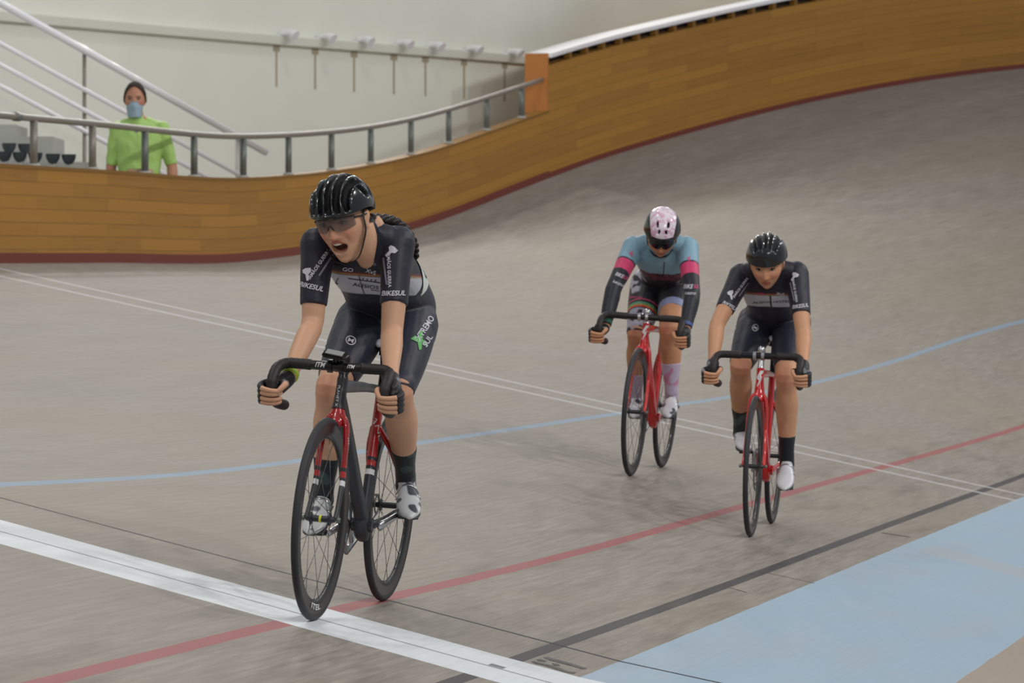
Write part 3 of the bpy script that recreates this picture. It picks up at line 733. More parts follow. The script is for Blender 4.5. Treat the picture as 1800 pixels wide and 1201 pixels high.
def head_mesh(bm, H, f, sdir, u, k=1.0, mouth=0.0, ears=True, n=110):
    """H centre between the eyes' height; f face direction, sdir person's left, u up"""
    rows = []; nv = int(n*.75)
    def pt(a, b, c): return H+sdir*(a*k)+f*(b*k)+u*(c*k)
    g = lambda x: math.exp(-x*x)
    for i in range(nv+1):
        ph = math.pi*i/nv; cz = math.cos(ph); sz = math.sin(ph); row = []
        for j in range(n):
            t = 2*math.pi*j/n; x = sz*math.sin(t); y = sz*math.cos(t); z = cz
            # skull and jaw
            wid = 1.0 if z > -.1 else 1-.36*min(1, (-z-.1)/.9)**1.25
            if z > .1: wid *= 1-.06*(z-.1)
            a = .0735*x*wid
            c = .118*z
            if y > 0: b = .092*(y**.82)
            else: b = -.098*(abs(y)**.9)
            if z < -.15 and y < 0: b *= 1-.45*min(1, (-z-.15)/.6)
            if z < -.2 and y > 0: b *= 1-.05*min(1, (-z-.2)/.6)
            if y > .05:
                wt = min(1, (y-.05)/.35)
                # eye sockets, brow
                for sg in (-1, 1):
                    b -= wt*.0095*g((a-sg*.031)/.015)*g((c-.006)/.011)
                    b += wt*.004*g((a-sg*.030)/.020)*g((c-.026)/.008)
                    b += wt*.005*g((a-sg*.042)/.016)*g((c+.026)/.018)
                    b += wt*.004*g((a-sg*.013)/.006)*g((c+.034)/.006)
                    b -= wt*(.003+.004*mouth)*g((a-sg*(.027+.10*(-.045-c)*0+.006*mouth))/.006)*g((c+.05)/.016)
                # nose
                if -.046 < c < .022:
                    q = (.022-c)/.060; prof = .0235*min(1, q)**1.15 if q < 1 else .0235*max(0, 1-(q-1)/.13)
                    b += wt*prof*g(a/(.0075+.006*min(q, 1)))
                # lips and mouth
                mo = mouth*.010
                b += wt*.0048*g(a/.019)*g((c+.058-mo*.3)/.0048)
                b += wt*.0052*g(a/.017)*g((c+.071+mo)/.0052)
                b -= wt*.003*g(a/.021)*g((c+.0645)/.0028)
                if mouth > 0:
                    r2 = (a/.026)**2+((c+.067+.005*(1-(a/.026)**2))/.0125)**2
                    if r2 < 1.6: b -= wt*.022*mouth*(1-sm_(r2, .55, 1.15))
                b -= wt*.003*g(a/.02)*g((c+.083+mo)/.005)
                b += wt*.0075*g(a/.018)*g((c+.103)/.015)
            if mouth > 0 and z < -.55: c -= .016*mouth*min(1, (-z-.55)/.3)
            row.append(bm.verts.new(pt(a, b, c)))
        rows.append(row)
    for i in range(nv):
        for j in range(n):
            bm.faces.new((rows[i][j], rows[i][(j+1) % n], rows[i+1][(j+1) % n], rows[i+1][j])) if 0 < i < nv-1 or True else None
    if ears:
        for sg in (-1, 1):
            for (da, db, dc, ra, rb, rc) in ((.074, -.012, -.008, .006, .017, .030), (.079, -.018, .004, .005, .014, .018)):
                c0 = pt(sg*da, db, dc)
                r = bmesh.ops.create_icosphere(bm, subdivisions=3, radius=1.0)
                for v in r['verts']:
                    q = v.co.copy(); v.co = c0+sdir*(q.x*ra*k)+f*((q.y*rb-.35*q.z*rb*.5)*k)+u*(q.z*rc*k)
def sm_(x, a, b):
    t = min(1, max(0, (x-a)/(b-a))); return t*t*(3-2*t)
def basis(f, roll=0.0, up=(0, 0, 1)):
    f = Vector(f).normalized(); s = Vector(up).cross(f).normalized(); u = f.cross(s).normalized()
    if roll:
        q = Quaternion(f, roll); s = q @ s; u = q @ u
    return f, s, u     # s = person's left when facing f

def hand(G, A, O, B, wr, k=1.0, sp=.0185, curl=1.0):
    """gripping hand. returns skin lofts and glove lofts (lists of station lists)"""
    A = A.normalized(); O = (O-A*O.dot(A)).normalized(); Bk = A.cross(O).normalized()
    if Bk.dot(B) < 0: Bk = -Bk
    def P(deg, r, a): t = R_(deg); return G+Bk*(math.cos(t)*r*k)+O*(math.sin(t)*r*k)+A*(a*k)
    skin, glove = [], []
    for i, (a, ln) in enumerate(((.030, 1.0), (.0105, 1.06), (-.009, 1.0), (-.0275, .84))):
        fr = .0087 if i < 3 else .0076
        seq = [(38, .047, 1.0), (78, .050, 1.05), (112, .046, 1.08), (150, .036, .98), (186, .031, .97), (220, .029, .9), (238+20*(ln-1), .0275, .82)]
        st = [tuple(P(dg, r+(.002 if j == 2 else 0), a-(.002*j if i == 0 else (-.0012*j if i == 3 else 0))))+(fr*q*k, fr*q*k) for j, (dg, r, q) in enumerate(seq)]
        skin.append(st); glove.append(grow(resample(st, 0, .46, 6), .0016))
    palm = [tuple(P(30, .036, .043))+(.010*k, .022*k), tuple(P(28, .037, .030))+(.016*k, .034*k), tuple(P(26, .038, 0))+(.018*k, .038*k), tuple(P(24, .037, -.026))+(.016*k, .033*k), tuple(P(22, .036, -.038))+(.010*k, .022*k)]
    th = [tuple(P(-10, .040, .018))+(.014*k, .014*k), tuple(P(-50, .038, .030))+(.0125*k, .0125*k), tuple(P(-88, .033, .034))+(.0105*k, .0105*k), tuple(P(-122, .030, .027))+(.0100*k, .0095*k), tuple(P(-146, .031, .019))+(.0085*k, .0075*k)]
    pc = P(20, .040, .0)
    wst = [tuple(wr)+(.025*k, .027*k), tuple(lerp(wr, pc, .45))+(.027*k, .027*k), tuple(lerp(wr, pc, .8))+(.026*k, .030*k), tuple(pc)+(.018*k, .030*k)]
    return dict(fingers=skin, palm=palm, palmside=O, thumb=th, wrist=wst, glovef=glove)

def helmet_mesh(H, f, s, u, style, k=1.0):
    nu, nv = 200, 70; bm = bmesh.new(); outer, inner, mask = [], [], []
    C0 = (0, -.012, .030)
    RA, RBf, RBb, RC = .098, .120, .142, .112
    if style == 3: RBb = .150
    def vent(a, b, c, az):
        g = lambda x, w: math.exp(-(x/w)**4)
        v = 0
        if style == 1:
            for (ca, w, b0, b1) in ((0.0, .0115, -.05, .125), (.031, .0105, -.045, .120), (-.031, .0105, -.045, .120), (.060, .0095, -.03, .104), (-.060, .0095, -.03, .104)):
                ca2 = ca*(1+.15*(b-.03)/.1*(-1)); 
                if b0 < b < b1 and c > .036: v = max(v, g(a-ca2, w)*sm_(b, b0, b0+.02)*(1-sm_(b, b1-.010, b1))*sm_(c, .036, .044))
            for sg in (-1, 1):
                if sg*a > .05:
                    v = max(v, g(b+.055+.55*(c-.09), .014)*g(c-.088, .03), g(b+.0-.4*(c-.07), .012)*g(c-.085, .02), g(b+.100, .010)*g(c-.07, .028))
        elif style == 2:
            for sg in (-1, 1):
                v = max(v, g(a-sg*.022-.25*sg*(.075-c), .0065)*g(c-.084, .010)*(b > 0), g(a-sg*.030+.0*c, .0065)*g(c-.113, .011)*(b > 0))
            v = max(v, g(a, .016)*g(b+.035, .008)*(c > .1))
        else:
            for ca, w in ((.0, .010), (.034, .011), (-.034, .011), (.066, .009), (-.066, .009)):
                ca2 = ca*(.55+3.0*max(0, min(.12, .12-b))) if ca else .004*math.sin(b*30)
                v = max(v, .75*g(a-ca2, w)*sm_(b, -.11, -.08)*(1-sm_(b, .078, .098))*(c > .06))
        return v
    for i in range(nv+1):
        ro, ri, rm = [], [], []
        for j in range(nu):
            az = 2*math.pi*j/nu; ca, sa = math.cos(az), math.sin(az)      # az 0 = front
            front = max(0, ca); back = max(0, -ca)
            rimz = .004-.006*front**1.5-.034*back**1.2+(-.006 if abs(sa) > .8 else 0)*0
            rimz -= .012*math.exp(-((abs(az if az < math.pi else 2*math.pi-az)-1.9)/.35)**2)
            v0 = math.asin(max(-.5, min(.9, rimz/RC))); v = v0+(math.pi/2-v0)*i/nv
            cv, sv = math.cos(v), math.sin(v)
            e = .90; cvp = abs(cv)**e
            a = RA*sa*cvp; b = (RBf if ca > 0 else RBb)*ca*cvp; c = RC*math.copysign(abs(sv)**1.0, sv)
            if ca < 0: c -= .10*b*b*8
            m = vent(a, b, c+.03, az)
            ridge = 0
            if style == 3: ridge = .004*math.cos(a*190)*max(0, ca*.5+.5)*(1 if c > .03 else 0)*0+0
            dep = .019 if style != 3 else .009
            def out(scale, dd):
                L = math.sqrt(a*a+b*b+c*c); q = 1-dd/L
                return H+s*((C0[0]+a*q*scale)*k)+f*((C0[1]+b*q*scale)*k)+u*((C0[2]+c*q*scale)*k)
            ro.append(bm.verts.new(out(1, dep*m-ridge))); ri.append(bm.verts.new(out(.84, 0)))
            rm.append((m, a, b, c+.03))
        outer.append(ro); inner.append(ri); mask.append(rm)
    for i in range(nv):
        for j in range(nu):
            j2 = (j+1) % nu
            q = bm.faces.new((outer[i][j], outer[i][j2], outer[i+1][j2], outer[i+1][j]))
            m, a, b, c = mask[i][j]
            if style == 2:
                edge = .070-.25*max(0, .105-c) if b > -.02 else .07+.2*(b+.02)
                q.material_index = 1 if (m > .45 or abs(a) > max(.02, edge) or c < .052) else 0
            else: q.material_index = 1 if m > (.35 if style == 1 else .5) else 0
            q2 = bm.faces.new((inner[i][j2], inner[i][j], inner[i+1][j], inner[i+1][j2])); q2.material_index = 1
    for j in range(nu):
        j2 = (j+1) % nu; bm.faces.new((outer[0][j2], outer[0][j], inner[0][j], inner[0][j2])).material_index = 1
    bmesh.ops.remove_doubles(bm, verts=bm.verts, dist=1e-5)
    return bm

def nearest_seg(P, a, b):
    a = np.array(a); b = np.array(b); d = b-a; t = np.clip(((P-a) @ d)/(d @ d), -.3, 1.3); q = a+t[:, None]*d
    return t, np.linalg.norm(P-q, axis=1)

def make_shoe(root, org, an, ped, lat, cfg, voxel):
    B = ped+Vector((0, 0, .036)); heel = an+Vector((.030, 0, -.050)) if cfg.get('flat') is None else an+Vector(cfg['flat'])
    d = (B-heel).normalized(); S = Vector((0, 1, 0)); S = (S-d*S.dot(d)).normalized(); N = S.cross(d).normalized()
    if N.z < 0: N = -N
    bm = bmesh.new()
    hb = B-d*.155
    st = [tuple(hb+N*.018)+(.022, .026), tuple(hb+d*.03+N*.022)+(.031, .034), tuple(hb+d*.08+N*.018)+(.034, .036), tuple(B-d*.02+N*.008)+(.042, .027), tuple(B+d*.03+N*.002)+(.041, .020), tuple(B+d*.065-N*.001)+(.030, .014), tuple(B+d*.085-N*.002)+(.014, .009)]
    st = [(s[0]-org.x, s[1]-org.y, s[2]-org.z, s[3], s[4]) for s in st]
    loft(bm, st, 20, side=tuple(S), sub=4)
    ank = [tuple(hb+d*.04+N*.02-org)+(.028, .038), tuple(lerp(hb+d*.04+N*.03, an, .55)-org)+(.034, .038)]
    loft(bm, ank, 18, side=tuple(S), sub=2)
    me = remeshed(bm, voxel, 3)
    P = coords(me); C = np.tile(lin(*cfg.get('shoe', (214, 214, 216))), (len(P), 1))
    loc = P-np.array(B-org); h = loc @ np.array(N); al = loc @ np.array(d)
    C = blend(C, sm(-h, .010, .014)*1.0, lin(150, 150, 152))
    if cfg.get('shoedark'): 
        n1 = np.array([noise.noise(Vector(p)*26) for p in P]); C = blend(C, sm(n1, .18, .3), lin(70, 72, 82))
    set_cols(me, C); sh = link_mesh('shoe', me, SHOEM, root)
    # straps
    for a0, w0 in ((-.035, .0), (-.072, .0)):
        bm = bmesh.new(); pts = []
        for t in np.linspace(-1.25, 1.25, 11):
            rr = .045 if a0 > -.05 else .040; hh = .034 if a0 > -.05 else .052
            pts.append(tuple(B+d*a0+S*(math.sin(t)*rr)+N*(.004+(math.cos(t))*hh*.95)-org)+(.007, .0022))
        loft(bm, pts, 8, side=tuple(d), sub=1); mk('strap', bm, cfg.get('strap', ALU), sh)
    bm = bmesh.new(); loft(bm, [tuple(hb+d*.01-N*.012-org)+(.026, .005), tuple(hb+d*.07-N*.012-org)+(.028, .005), tuple(B-N*.020-org)+(.040, .005), tuple(B+d*.05-N*.016-org)+(.034, .005), tuple(B+d*.08-N*.010-org)+(.018, .004)], 16, side=tuple(S), sub=3, power=3)
    box(bm, B-N*.028-org, (.05, .05, .014))
    mk('sole', bm, BLACKP, sh)
SHOEM = vcol_mat('shoe_leather', .35, .5, 0, 60, .1)
HBLK = simple('helmet_black_gloss', srgb(18, 20, 24), .16, .45, coat=.5)
HVENT = simple('helmet_vent_black', srgb(7, 7, 10), .6, .2)
def pink_helmet():
    t = NT('helmet_white_pink', .2, .5, coat=.5); tc = t.n('ShaderNodeTexCoord').outputs['Object']
    v = t.n('ShaderNodeTexVoronoi'); v.inputs['Scale'].default_value = 26; t.link(tc, v.inputs['Vector'])
    nz = t.ramp(t.noise(tc, 40, 3), .5, .58)
    t.col(t.mix(t.math('MULTIPLY', nz, .75), srgb(226, 216, 226), srgb(206, 140, 176))); return t.m
HWHT = pink_helmet()
def lens(name, c, alpha):
    t = NT(name, .06, .5); t.col(c); t.b.inputs['Alpha'].default_value = alpha; return t.m
LENS1 = lens('smoke_lens', srgb(84, 74, 76), .34); LENS2 = lens('black_lens', srgb(12, 12, 16), 1.0)
EYEW = simple('eye_white', srgb(150, 138, 130), .25); IRIS = simple('iris', srgb(46, 34, 26), .15)  # white greyed in the colour for shade under the helmet brim
HAIR = simple('dark_hair', srgb(34, 26, 24), .5, .4, gs=300, grain=.5)

def make_person(label, M, cfg):
    jd = cfg['j']; org = Vector(cfg.get('org', (.75, 0, .0)))
    root = empty('person', label, 'person', mat=M @ Matrix.Translation(org))
    k = cfg.get('k', 1.0); vox = cfg.get('vox', .004)
    J = {n: V(*v) for n, v in jd.items()}
    rel = lambda st: [(q[0]-org.x, q[1]-org.y, q[2]-org.z)+tuple(q[3:]) for q in st]
    arms = {s: arm_stations(J['sh'+s], J['el'+s], J['wr'+s], cfg.get('ka', k)) for s in 'RL'}
    legs = {s: leg_stations(J['hi'+s], J['kn'+s], J['an'+s], cfg.get('kl', k), Vector(cfg['calf']) if 'calf' in cfg else Vector((.9, 0, -.2))) for s in 'RL'}
    sdir = (J['shL']-J['shR']).normalized(); hdir = (J['hiL']-J['hiR']).normalized()
    torso = [tuple(V(*t[:3]))+tuple(t[3:]) for t in cfg['torso']]
    f, s, u = basis(V(*cfg['face']), cfg.get('roll', 0))
    H = V(*cfg['head']); hk = cfg.get('hk', 1.0)
    hp = lambda a, b, c: H+s*(a*hk)+f*(b*hk)+u*(c*hk)
    # ---- body
    bm = bmesh.new()
    loft(bm, rel(grow(torso, -.004)), 28, side=tuple(sdir), sub=4, power=2.3)
    for q in 'RL':
        loft(bm, rel(grow(resample(arms[q], 0, 1, 16), 0)), 20, sub=1)
        loft(bm, rel(legs[q]), 22, sub=4)
    nk = cfg.get('neck', 1.0); nb = V(*cfg['torso'][-1][:3]); base = hp(0, -.045, -.07)
    loft(bm, rel([tuple(nb-(base-nb).normalized()*.04)+(.060*nk, .060*nk), tuple(nb)+(.058*nk, .056*nk), tuple(lerp(nb, base, .5))+(.051*nk, .053*nk), tuple(base)+(.049*nk, .052*nk), tuple(hp(0, -.03, -.02))+(.045, .05)]), 20, sub=3)
    for sg in (-1, 1): # trapezius
        shq = J['shL' if sg > 0 else 'shR']
        loft(bm, rel([tuple(lerp(shq, nb, .0))+(.045, .045), tuple(lerp(shq, nb, .5)+Vector((0, 0, .008)))+(.042, .045), tuple(lerp(nb, base, cfg.get('trap', .25)))+(.036, .040)]), 16, sub=3)
    if 'throat' in cfg: loft(bm, rel([tuple(V(*q[:3]))+(q[3], q[3]) for q in cfg['throat']]+[tuple(hp(.0, -.015, -.075))+(.045, .045)]), 18, sub=3)
    head_mesh(bm, H-org, f, s, u, hk, cfg.get('mouth', 0), n=cfg.get('hn', 110))
    hands = {}
    if 'grip' in cfg:
        for q in 'RL':
            g = cfg['grip'][q]; sg = 1 if q == 'L' else -1
            hd = hand(V(*g[:3]), V(*g[3:6]), Vector((0, -sg, 0)), Vector((1, 0, 0)), J['wr'+q], cfg.get('khand', .98)); hands[q] = hd
            loft(bm, rel(hd['palm']), 18, side=tuple(hd['palmside']), sub=3); loft(bm, rel(hd['wrist']), 16, sub=3)
    me = remeshed(bm, vox, 2, .45)
    bm = bmesh.new(); bm.from_mesh(me); bpy.data.meshes.remove(me)
    n0 = len(bm.verts)
    if hands:
        for q, hd in hands.items():
            for st in hd['fingers']: loft(bm, rel(st), 10, sub=3)
            loft(bm, rel(hd['thumb']), 12, sub=3)
    elif 'rest' in cfg:
        for q in 'RL':
            sg = 1 if q == 'L' else -1; w_ = J['wr'+q]; dn = Vector((0, 0, -1))
            loft(bm, rel([tuple(w_)+(.026, .024), tuple(w_+dn*.05)+(.018, .038), tuple(w_+dn*.09)+(.014, .038)]), 14, side=(1, 0, 0), sub=3)
            for i_, ln in enumerate((.07, .08, .075, .058)):
                x0 = w_+dn*.085+Vector((-.028+.019*i_, 0, 0)); loft(bm, rel([tuple(x0)+(.0085, .0085), tuple(x0+dn*ln*.5+Vector((-.004, sg*.006, 0)))+(.008, .008), tuple(x0+dn*ln+Vector((-.008, sg*.02, 0)))+(.0065, .0065)]), 8, sub=3)
            loft(bm, rel([tuple(w_+dn*.03+Vector((-.02, 0, 0)))+(.012, .012), tuple(w_+dn*.065+Vector((-.042, sg*.01, 0)))+(.010, .010), tuple(w_+dn*.10+Vector((-.045, sg*.015, 0)))+(.008, .008)]), 8, sub=3)
    me = bpy.data.meshes.new('body'); bm.to_mesh(me); bm.free()
    P = coords(me)+np.array(org)
    skin = lin(*cfg.get('skin', (206, 160, 130))); C = np.tile(skin, (len(P), 1))
    hl = P-np.array(H); A_ = hl @ np.array(s)/hk; B_ = hl @ np.array(f)/hk; Z_ = hl @ np.array(u)/hk
    inh = (np.abs(A_) < .1) & (B_ > 0.03) & (np.abs(Z_) < .16)
    inh = inh.astype(float)
    mo = cfg.get('mouth', 0)
    C = blend(C, inh*.5*np.exp(-((np.abs(A_)-.042)/.02)**2-((Z_+.03)/.022)**2), lin(206, 120, 100))
    C = blend(C, inh*.5*np.exp(-(A_/.014)**2-((Z_+.03)/.014)**2), lin(205, 118, 98))
    C = blend(C, inh*sm(-np.abs(np.abs(A_)-.031), -.019, -.014)*sm(-np.abs(Z_-.026+.25*(np.abs(np.abs(A_)-.028))), -.005, -.003)*.85, lin(62, 44, 34))
    lipm = inh*sm(1-((A_/.024)**2+((Z_+.0645)/(.012+.012*mo))**2), 0, .25)
    C = blend(C, lipm*.8, lin(*cfg.get('lips', (168, 84, 76))))
    C = blend(C, inh*sm(1-((np.abs(A_)-.031)/.016)**2-((Z_-.006)/.009)**2, 0, .4)*.55, lin(120, 82, 66))
    if mo > 0:
        r2 = (A_/.025)**2+((Z_+.067+.005*(1-(A_/.025)**2))/.0125)**2
        C = blend(C, inh*sm(1-r2, .0, .25), lin(66, 22, 20))
        C = blend(C, inh*sm(1-r2, .05, .2)*sm(-np.abs(Z_+.0585), -.0045, -.003)*(B_ > .07), lin(216, 208, 196))
    hm_ = ((np.abs(A_) < .1) & (np.abs(Z_) < .17) & (np.abs(B_) < .12)).astype(float)
    C = blend(C, hm_*sm(-B_+.35*(Z_-.0), -.012, .0)*sm(Z_, -.075, -.06)*(np.abs(A_) < .076), lin(48, 36, 30))
    # warm knees, elbows, hands
    for q in 'RL':
        dk = np.linalg.norm(P-np.array(J['kn'+q]+Vector((-.03, 0, 0))), axis=1); C = blend(C, .38*np.exp(-(dk/.05)**2), lin(190, 106, 86))
        dh = np.linalg.norm(P-np.array(J['wr'+q]+Vector((-.07, 0, -.05))), axis=1); C = blend(C, .30*np.exp(-(dh/.06)**2), lin(196, 116, 96))
    set_cols(me, C); body = link_mesh('body', me, SKIN, root)
    # ---- eyes
    if cfg.get('eyes', True):
        for sg in (-1, 1):
            bm = bmesh.new(); bmesh.ops.create_icosphere(bm, subdivisions=3, radius=.0118*hk)
            e = mk('eye', bm, EYEW, root); e.location = hp(sg*.031, .0705, .006)-org
            bm = bmesh.new(); r = bmesh.ops.create_icosphere(bm, subdivisions=3, radius=.0062*hk); i_ = mk('iris', bm, IRIS, e); i_.location = f*(.0072*hk)
            bm = bmesh.new(); pts = [tuple(f*(.0122*hk*math.cos(t))*1.0+s*(.0150*hk*math.sin(t))+u*(.0055*math.cos(t))*hk) for t in np.linspace(-1.1, 1.1, 7)]
            loft(bm, [p+(.0016, .0016) for p in pts], 6, sub=2); mk('eyelash', bm, HAIR, e)
    if mo > 0:
        bm = bmesh.new(); loft(bm, [tuple(hp(a, .084-.022*(a/.02)**2, -.0585+.003*(a/.02)**2)-org)+(.0036, .003) for a in np.linspace(-.019, .019, 9)], 8, side=tuple(u), sub=1); mk('teeth', bm, simple('teeth', srgb(206, 196, 180), .3), root)
    # ---- gloves
    if cfg.get('gloves'):
        for q, hd in hands.items():
            bm = bmesh.new(); loft(bm, rel(grow(hd['palm'], .003)), 18, side=tuple(hd['palmside']), sub=3); loft(bm, rel(grow(resample(hd['wrist'], .12, 1, 6), .004)), 16, sub=1)
            for st in hd['glovef']: loft(bm, rel(st), 10, sub=1)
            loft(bm, rel(grow(resample(hd['thumb'], 0, .42, 5), .0018)), 12, sub=1)
            me = remeshed(bm, .003, 1)
            P = coords(me)+np.array(org); C = np.tile(lin(*cfg['gloves']), (len(P), 1))
            n1 = np.array([noise.noise(Vector(p)*22) for p in P]); C = blend(C, sm(n1, .22, .3), lin(*cfg.get('glove2', (120, 120, 128))))
            set_cols(me, C); link_mesh('glove', me, CLOTH, root)
    # ---- jersey
    bm = bmesh.new(); tj = cfg.get('jersey_range', (0, .97))
    loft(bm, rel(grow(resample(torso, tj[0], tj[1], 22), .003)), 30, side=tuple(sdir), sub=1, power=2.3)
    fs = cfg.get('sleeve', .42)
    for q in 'RL':
        loft(bm, rel(grow(resample(arms[q], 0, fs, 14), .0055)), 20, sub=1, cap='flat')
        shq = J['sh'+q]; ud = (J['el'+q]-shq).normalized(); rsh = arms[q][0][3]+.006
        loft(bm, rel([tuple(shq-ud*.004)+(rsh, rsh), tuple(shq+ud*.02)+(rsh-.001, rsh-.001)]), 20, sub=1)
        loft(bm, rel([tuple(shq)+(.050, .050), tuple(lerp(shq, nb, .5)+Vector((0, 0, .008)))+(.046, .049), tuple(lerp(shq, nb, cfg.get('yoke', .8))+Vector((0, 0, .0)))+(.040, .044)]), 16, sub=3)
    cl = cfg.get('collar', .25)
    loft(bm, rel([tuple(nb-(base-nb).normalized()*.04)+(.066, .066), tuple(lerp(nb, base, cl-.2))+(.062, .061), tuple(lerp(nb, base, cl))+(.055, .056)]), 20, sub=2, cap='flat')
    me = remeshed(bm, cfg.get('cvox', vox), 4, .5)
    P = coords(me)+np.array(org); 
    # cloth folds: small displacement along normals
    nr = np.empty(len(P)*3, np.float32); me.vertices.foreach_get('normal', nr); nr = nr.reshape(-1, 3)
    amp = cfg.get('folds', .0022); dsp = np.array([noise.noise(Vector((p[0]*9, p[1]*22, p[2]*14))) for p in P])*amp
    me.vertices.foreach_set('co', ((P-np.array(org)+nr*dsp[:, None]).astype(np.float32)).ravel())
    C = cfg['jcol'](P, J, sdir)
    set_cols(me, C); jersey = link_mesh('jersey' if 'grip' in cfg else 'shirt', me, CLOTH, root)
    # ---- shorts
    bm = bmesh.new(); fl = cfg.get('short', .40)
    loft(bm, rel(grow(resample(torso, 0, cfg.get('waist', .42), 12), .0055)), 28, side=tuple(sdir), sub=1, power=2.3)
    for q in 'RL': loft(bm, rel(grow(resample(legs[q], 0, cfg.get('short'+q, fl), 16), .004)), 24, sub=1, cap='flat')
    hm = (J['hiR']+J['hiL'])/2
    for q in 'RL':
        hq = J['hi'+q]; kd = (J['kn'+q]-hq).normalized(); a0, b0 = legs[q][0][3:5]
        loft(bm, rel([tuple(hq-kd*.004)+(a0+.006, b0+.006), tuple(hq+kd*.05)+(a0+.005, b0+.004)]), 24, sub=1)
    loft(bm, rel([tuple(lerp(J['hiR'], J['hiL'], 0))+(.085, .088), tuple(hm+Vector((0, 0, .0)))+(.088, .085), tuple(J['hiL'])+(.085, .088)]), 24, sub=3)
    me = remeshed(bm, cfg.get('cvox', vox), 4, .5)
    P = coords(me)+np.array(org); set_cols(me, cfg['scol'](P, J)); shorts = link_mesh('shorts' if 'grip' in cfg else 'trousers', me, CLOTH, root)
    # ---- socks and shoes
    for q in 'RL':
        bm = bmesh.new(); loft(bm, rel(grow(resample(legs[q], cfg.get('sock'+q, cfg.get('sock', .80)), 1.0, 10), .0022)), 18, sub=1, cap='flat')
        a = J['an'+q]; loft(bm, rel([tuple(a+Vector((0, 0, .01)))+(.033, .035), tuple(a+Vector((.008, 0, -.03)))+(.032, .037)]), 18, sub=2)
        me = remeshed(bm, .004, 2); P = coords(me)+np.array(org); C = np.tile(lin(*cfg.get('sockc', (22, 28, 32))), (len(P), 1))
        n1 = np.array([noise.noise(Vector(p)*20) for p in P]); C = blend(C, sm(n1, .25, .32)*cfg.get('sockp', .5), lin(*cfg.get('sockc2', (90, 130, 120))))
        set_cols(me, C); link_mesh('sock', me, CLOTH, root)
        make_shoe(root, org, a, J['pe'+q], 0, cfg, .004)
    # ---- helmet, straps, glasses
    if cfg.get('helmet'):
        bm = helmet_mesh(H-org, f, s, u, cfg['helmet'], hk)
        hel = mk('helmet', bm, [HWHT if cfg['helmet'] == 2 else HBLK, HVENT if cfg['helmet'] != 2 else HBLK], root)
        for sg in (-1, 1):
            bm = bmesh.new(); pts = [hp(sg*.080, .022, .012), hp(sg*.0765, .012, -.03), hp(sg*.066, .015, -.065), hp(sg*.04, .03, -.105-.012*mo), hp(0, .035, -.120-.012*mo)]
            pts = [p-org for p in pts]; loft(bm, [tuple(p)+(.007, .0018) for p in pts], 8, side=tuple(f), sub=4); mk('chin_strap', bm, BLKG, hel)
        bm = bmesh.new(); loft(bm, rel([tuple(hp(-.05, -.10, -.02))+(.014, .005), tuple(hp(0, -.118, -.035))+(.02, .006), tuple(hp(.05, -.10, -.02))+(.014, .005)]), 10, side=tuple(u), sub=4); mk('rear_cradle', bm, BLKG, hel)
    if cfg.get('glasses'):
        bm = bmesh.new(); rows = []
        for t in np.linspace(-1, 1, 33):
            a = .066*t; b = .107-.040*t*t-.012*t**4; notch = .022*math.exp(-(a/.011)**2); top = .026-.004*t*t; bot = -.018+notch+.010*t**4
            rows.append([bm.verts.new(hp(a, b+o, c)-org) for (o, c) in ((0, bot), (.002, (top+bot)/2), (0, top), (-.002, top), (0, (top+bot)/2), (-.002, bot))])
        for a, b in zip(rows[:-1], rows[1:]):
            for j in range(6): bm.faces.new((a[j], b[j], b[(j+1) % 6], a[(j+1) % 6]))
        gl = mk('glasses', bm, cfg['glasses'], root, auto=50)
        bm = bmesh.new()
        for sg in (-1, 1): tube(bm, [hp(sg*.066, .058, .016)-org, hp(sg*.078, .02, .012)-org, hp(sg*.080, -.02, .008)-org], .0028, 8, sub=3)
        loft(bm, [tuple(hp(a, .109-.040*(a/.066)**2-.012*(a/.066)**4, .026-.004*(a/.066)**2)-org)+(.0018, .0024) for a in np.linspace(-.066, .066, 17)], 6, sub=1)
        loft(bm, [tuple(hp(-.010, .105, -.008)-org)+(.0025, .0025), tuple(hp(0, .1085, .006)-org)+(.003, .003), tuple(hp(.010, .105, -.008)-org)+(.0025, .0025)], 8, sub=4)
        mk('glasses_frame', bm, BLKG, gl)
    return dict(root=root, body=body, jersey=jersey, shorts=shorts, hp=hp, org=org, f=f, s=s, u=u, J=J, H=H, hk=hk)

def fit(bm, w, h):
    xs = [v.co.x for v in bm.verts]; ys = [v.co.y for v in bm.verts]
    cx, cy = (max(xs)+min(xs))/2, (max(ys)+min(ys))/2; kx = w/(max(xs)-min(xs)); ky = h/(max(ys)-min(ys))
    for v in bm.verts: v.co = Vector(((v.co.x-cx)*kx, (v.co.y-cy)*ky, 0))
    return bm
def wrench(): return poly_mesh([[(-.10, -.5), (.12, -.5), (.16, .0), (-.14, .0)], [(-.14, 0), (.16, 0), (.42, .18), (.44, .5), (.22, .30), (.0, .16), (-.14, .28), (-.08, .5), (-.40, .38), (-.40, .15)]])
CDIR = {1: (.969, .245, 0), 2: (.985, .17, 0), 3: (.994, .107, 0)}
def on(pd, part, art, x, l, u, w, h, mat, rot=0, rid=1, name='lettering', mirror=False, grid=.006):
    tgt = pd[part]; p = V(x, l, u)-pd['org']
    return decal(name, fit(art, w, h), tgt, p, mat, tgt, direction=CDIR[rid], rot=R_(rot), grid=grid, off=.0022, mirror=mirror)
def armdist(P, J):
    r = {}
    for q in 'RL':
        t1, d1 = nearest_seg(P, J['sh'+q], J['el'+q]); t2, d2 = nearest_seg(P, J['el'+q], J['wr'+q]); r[q] = (t1, d1, t2, d2)
    return r
NAVY = lin(33, 32, 50)
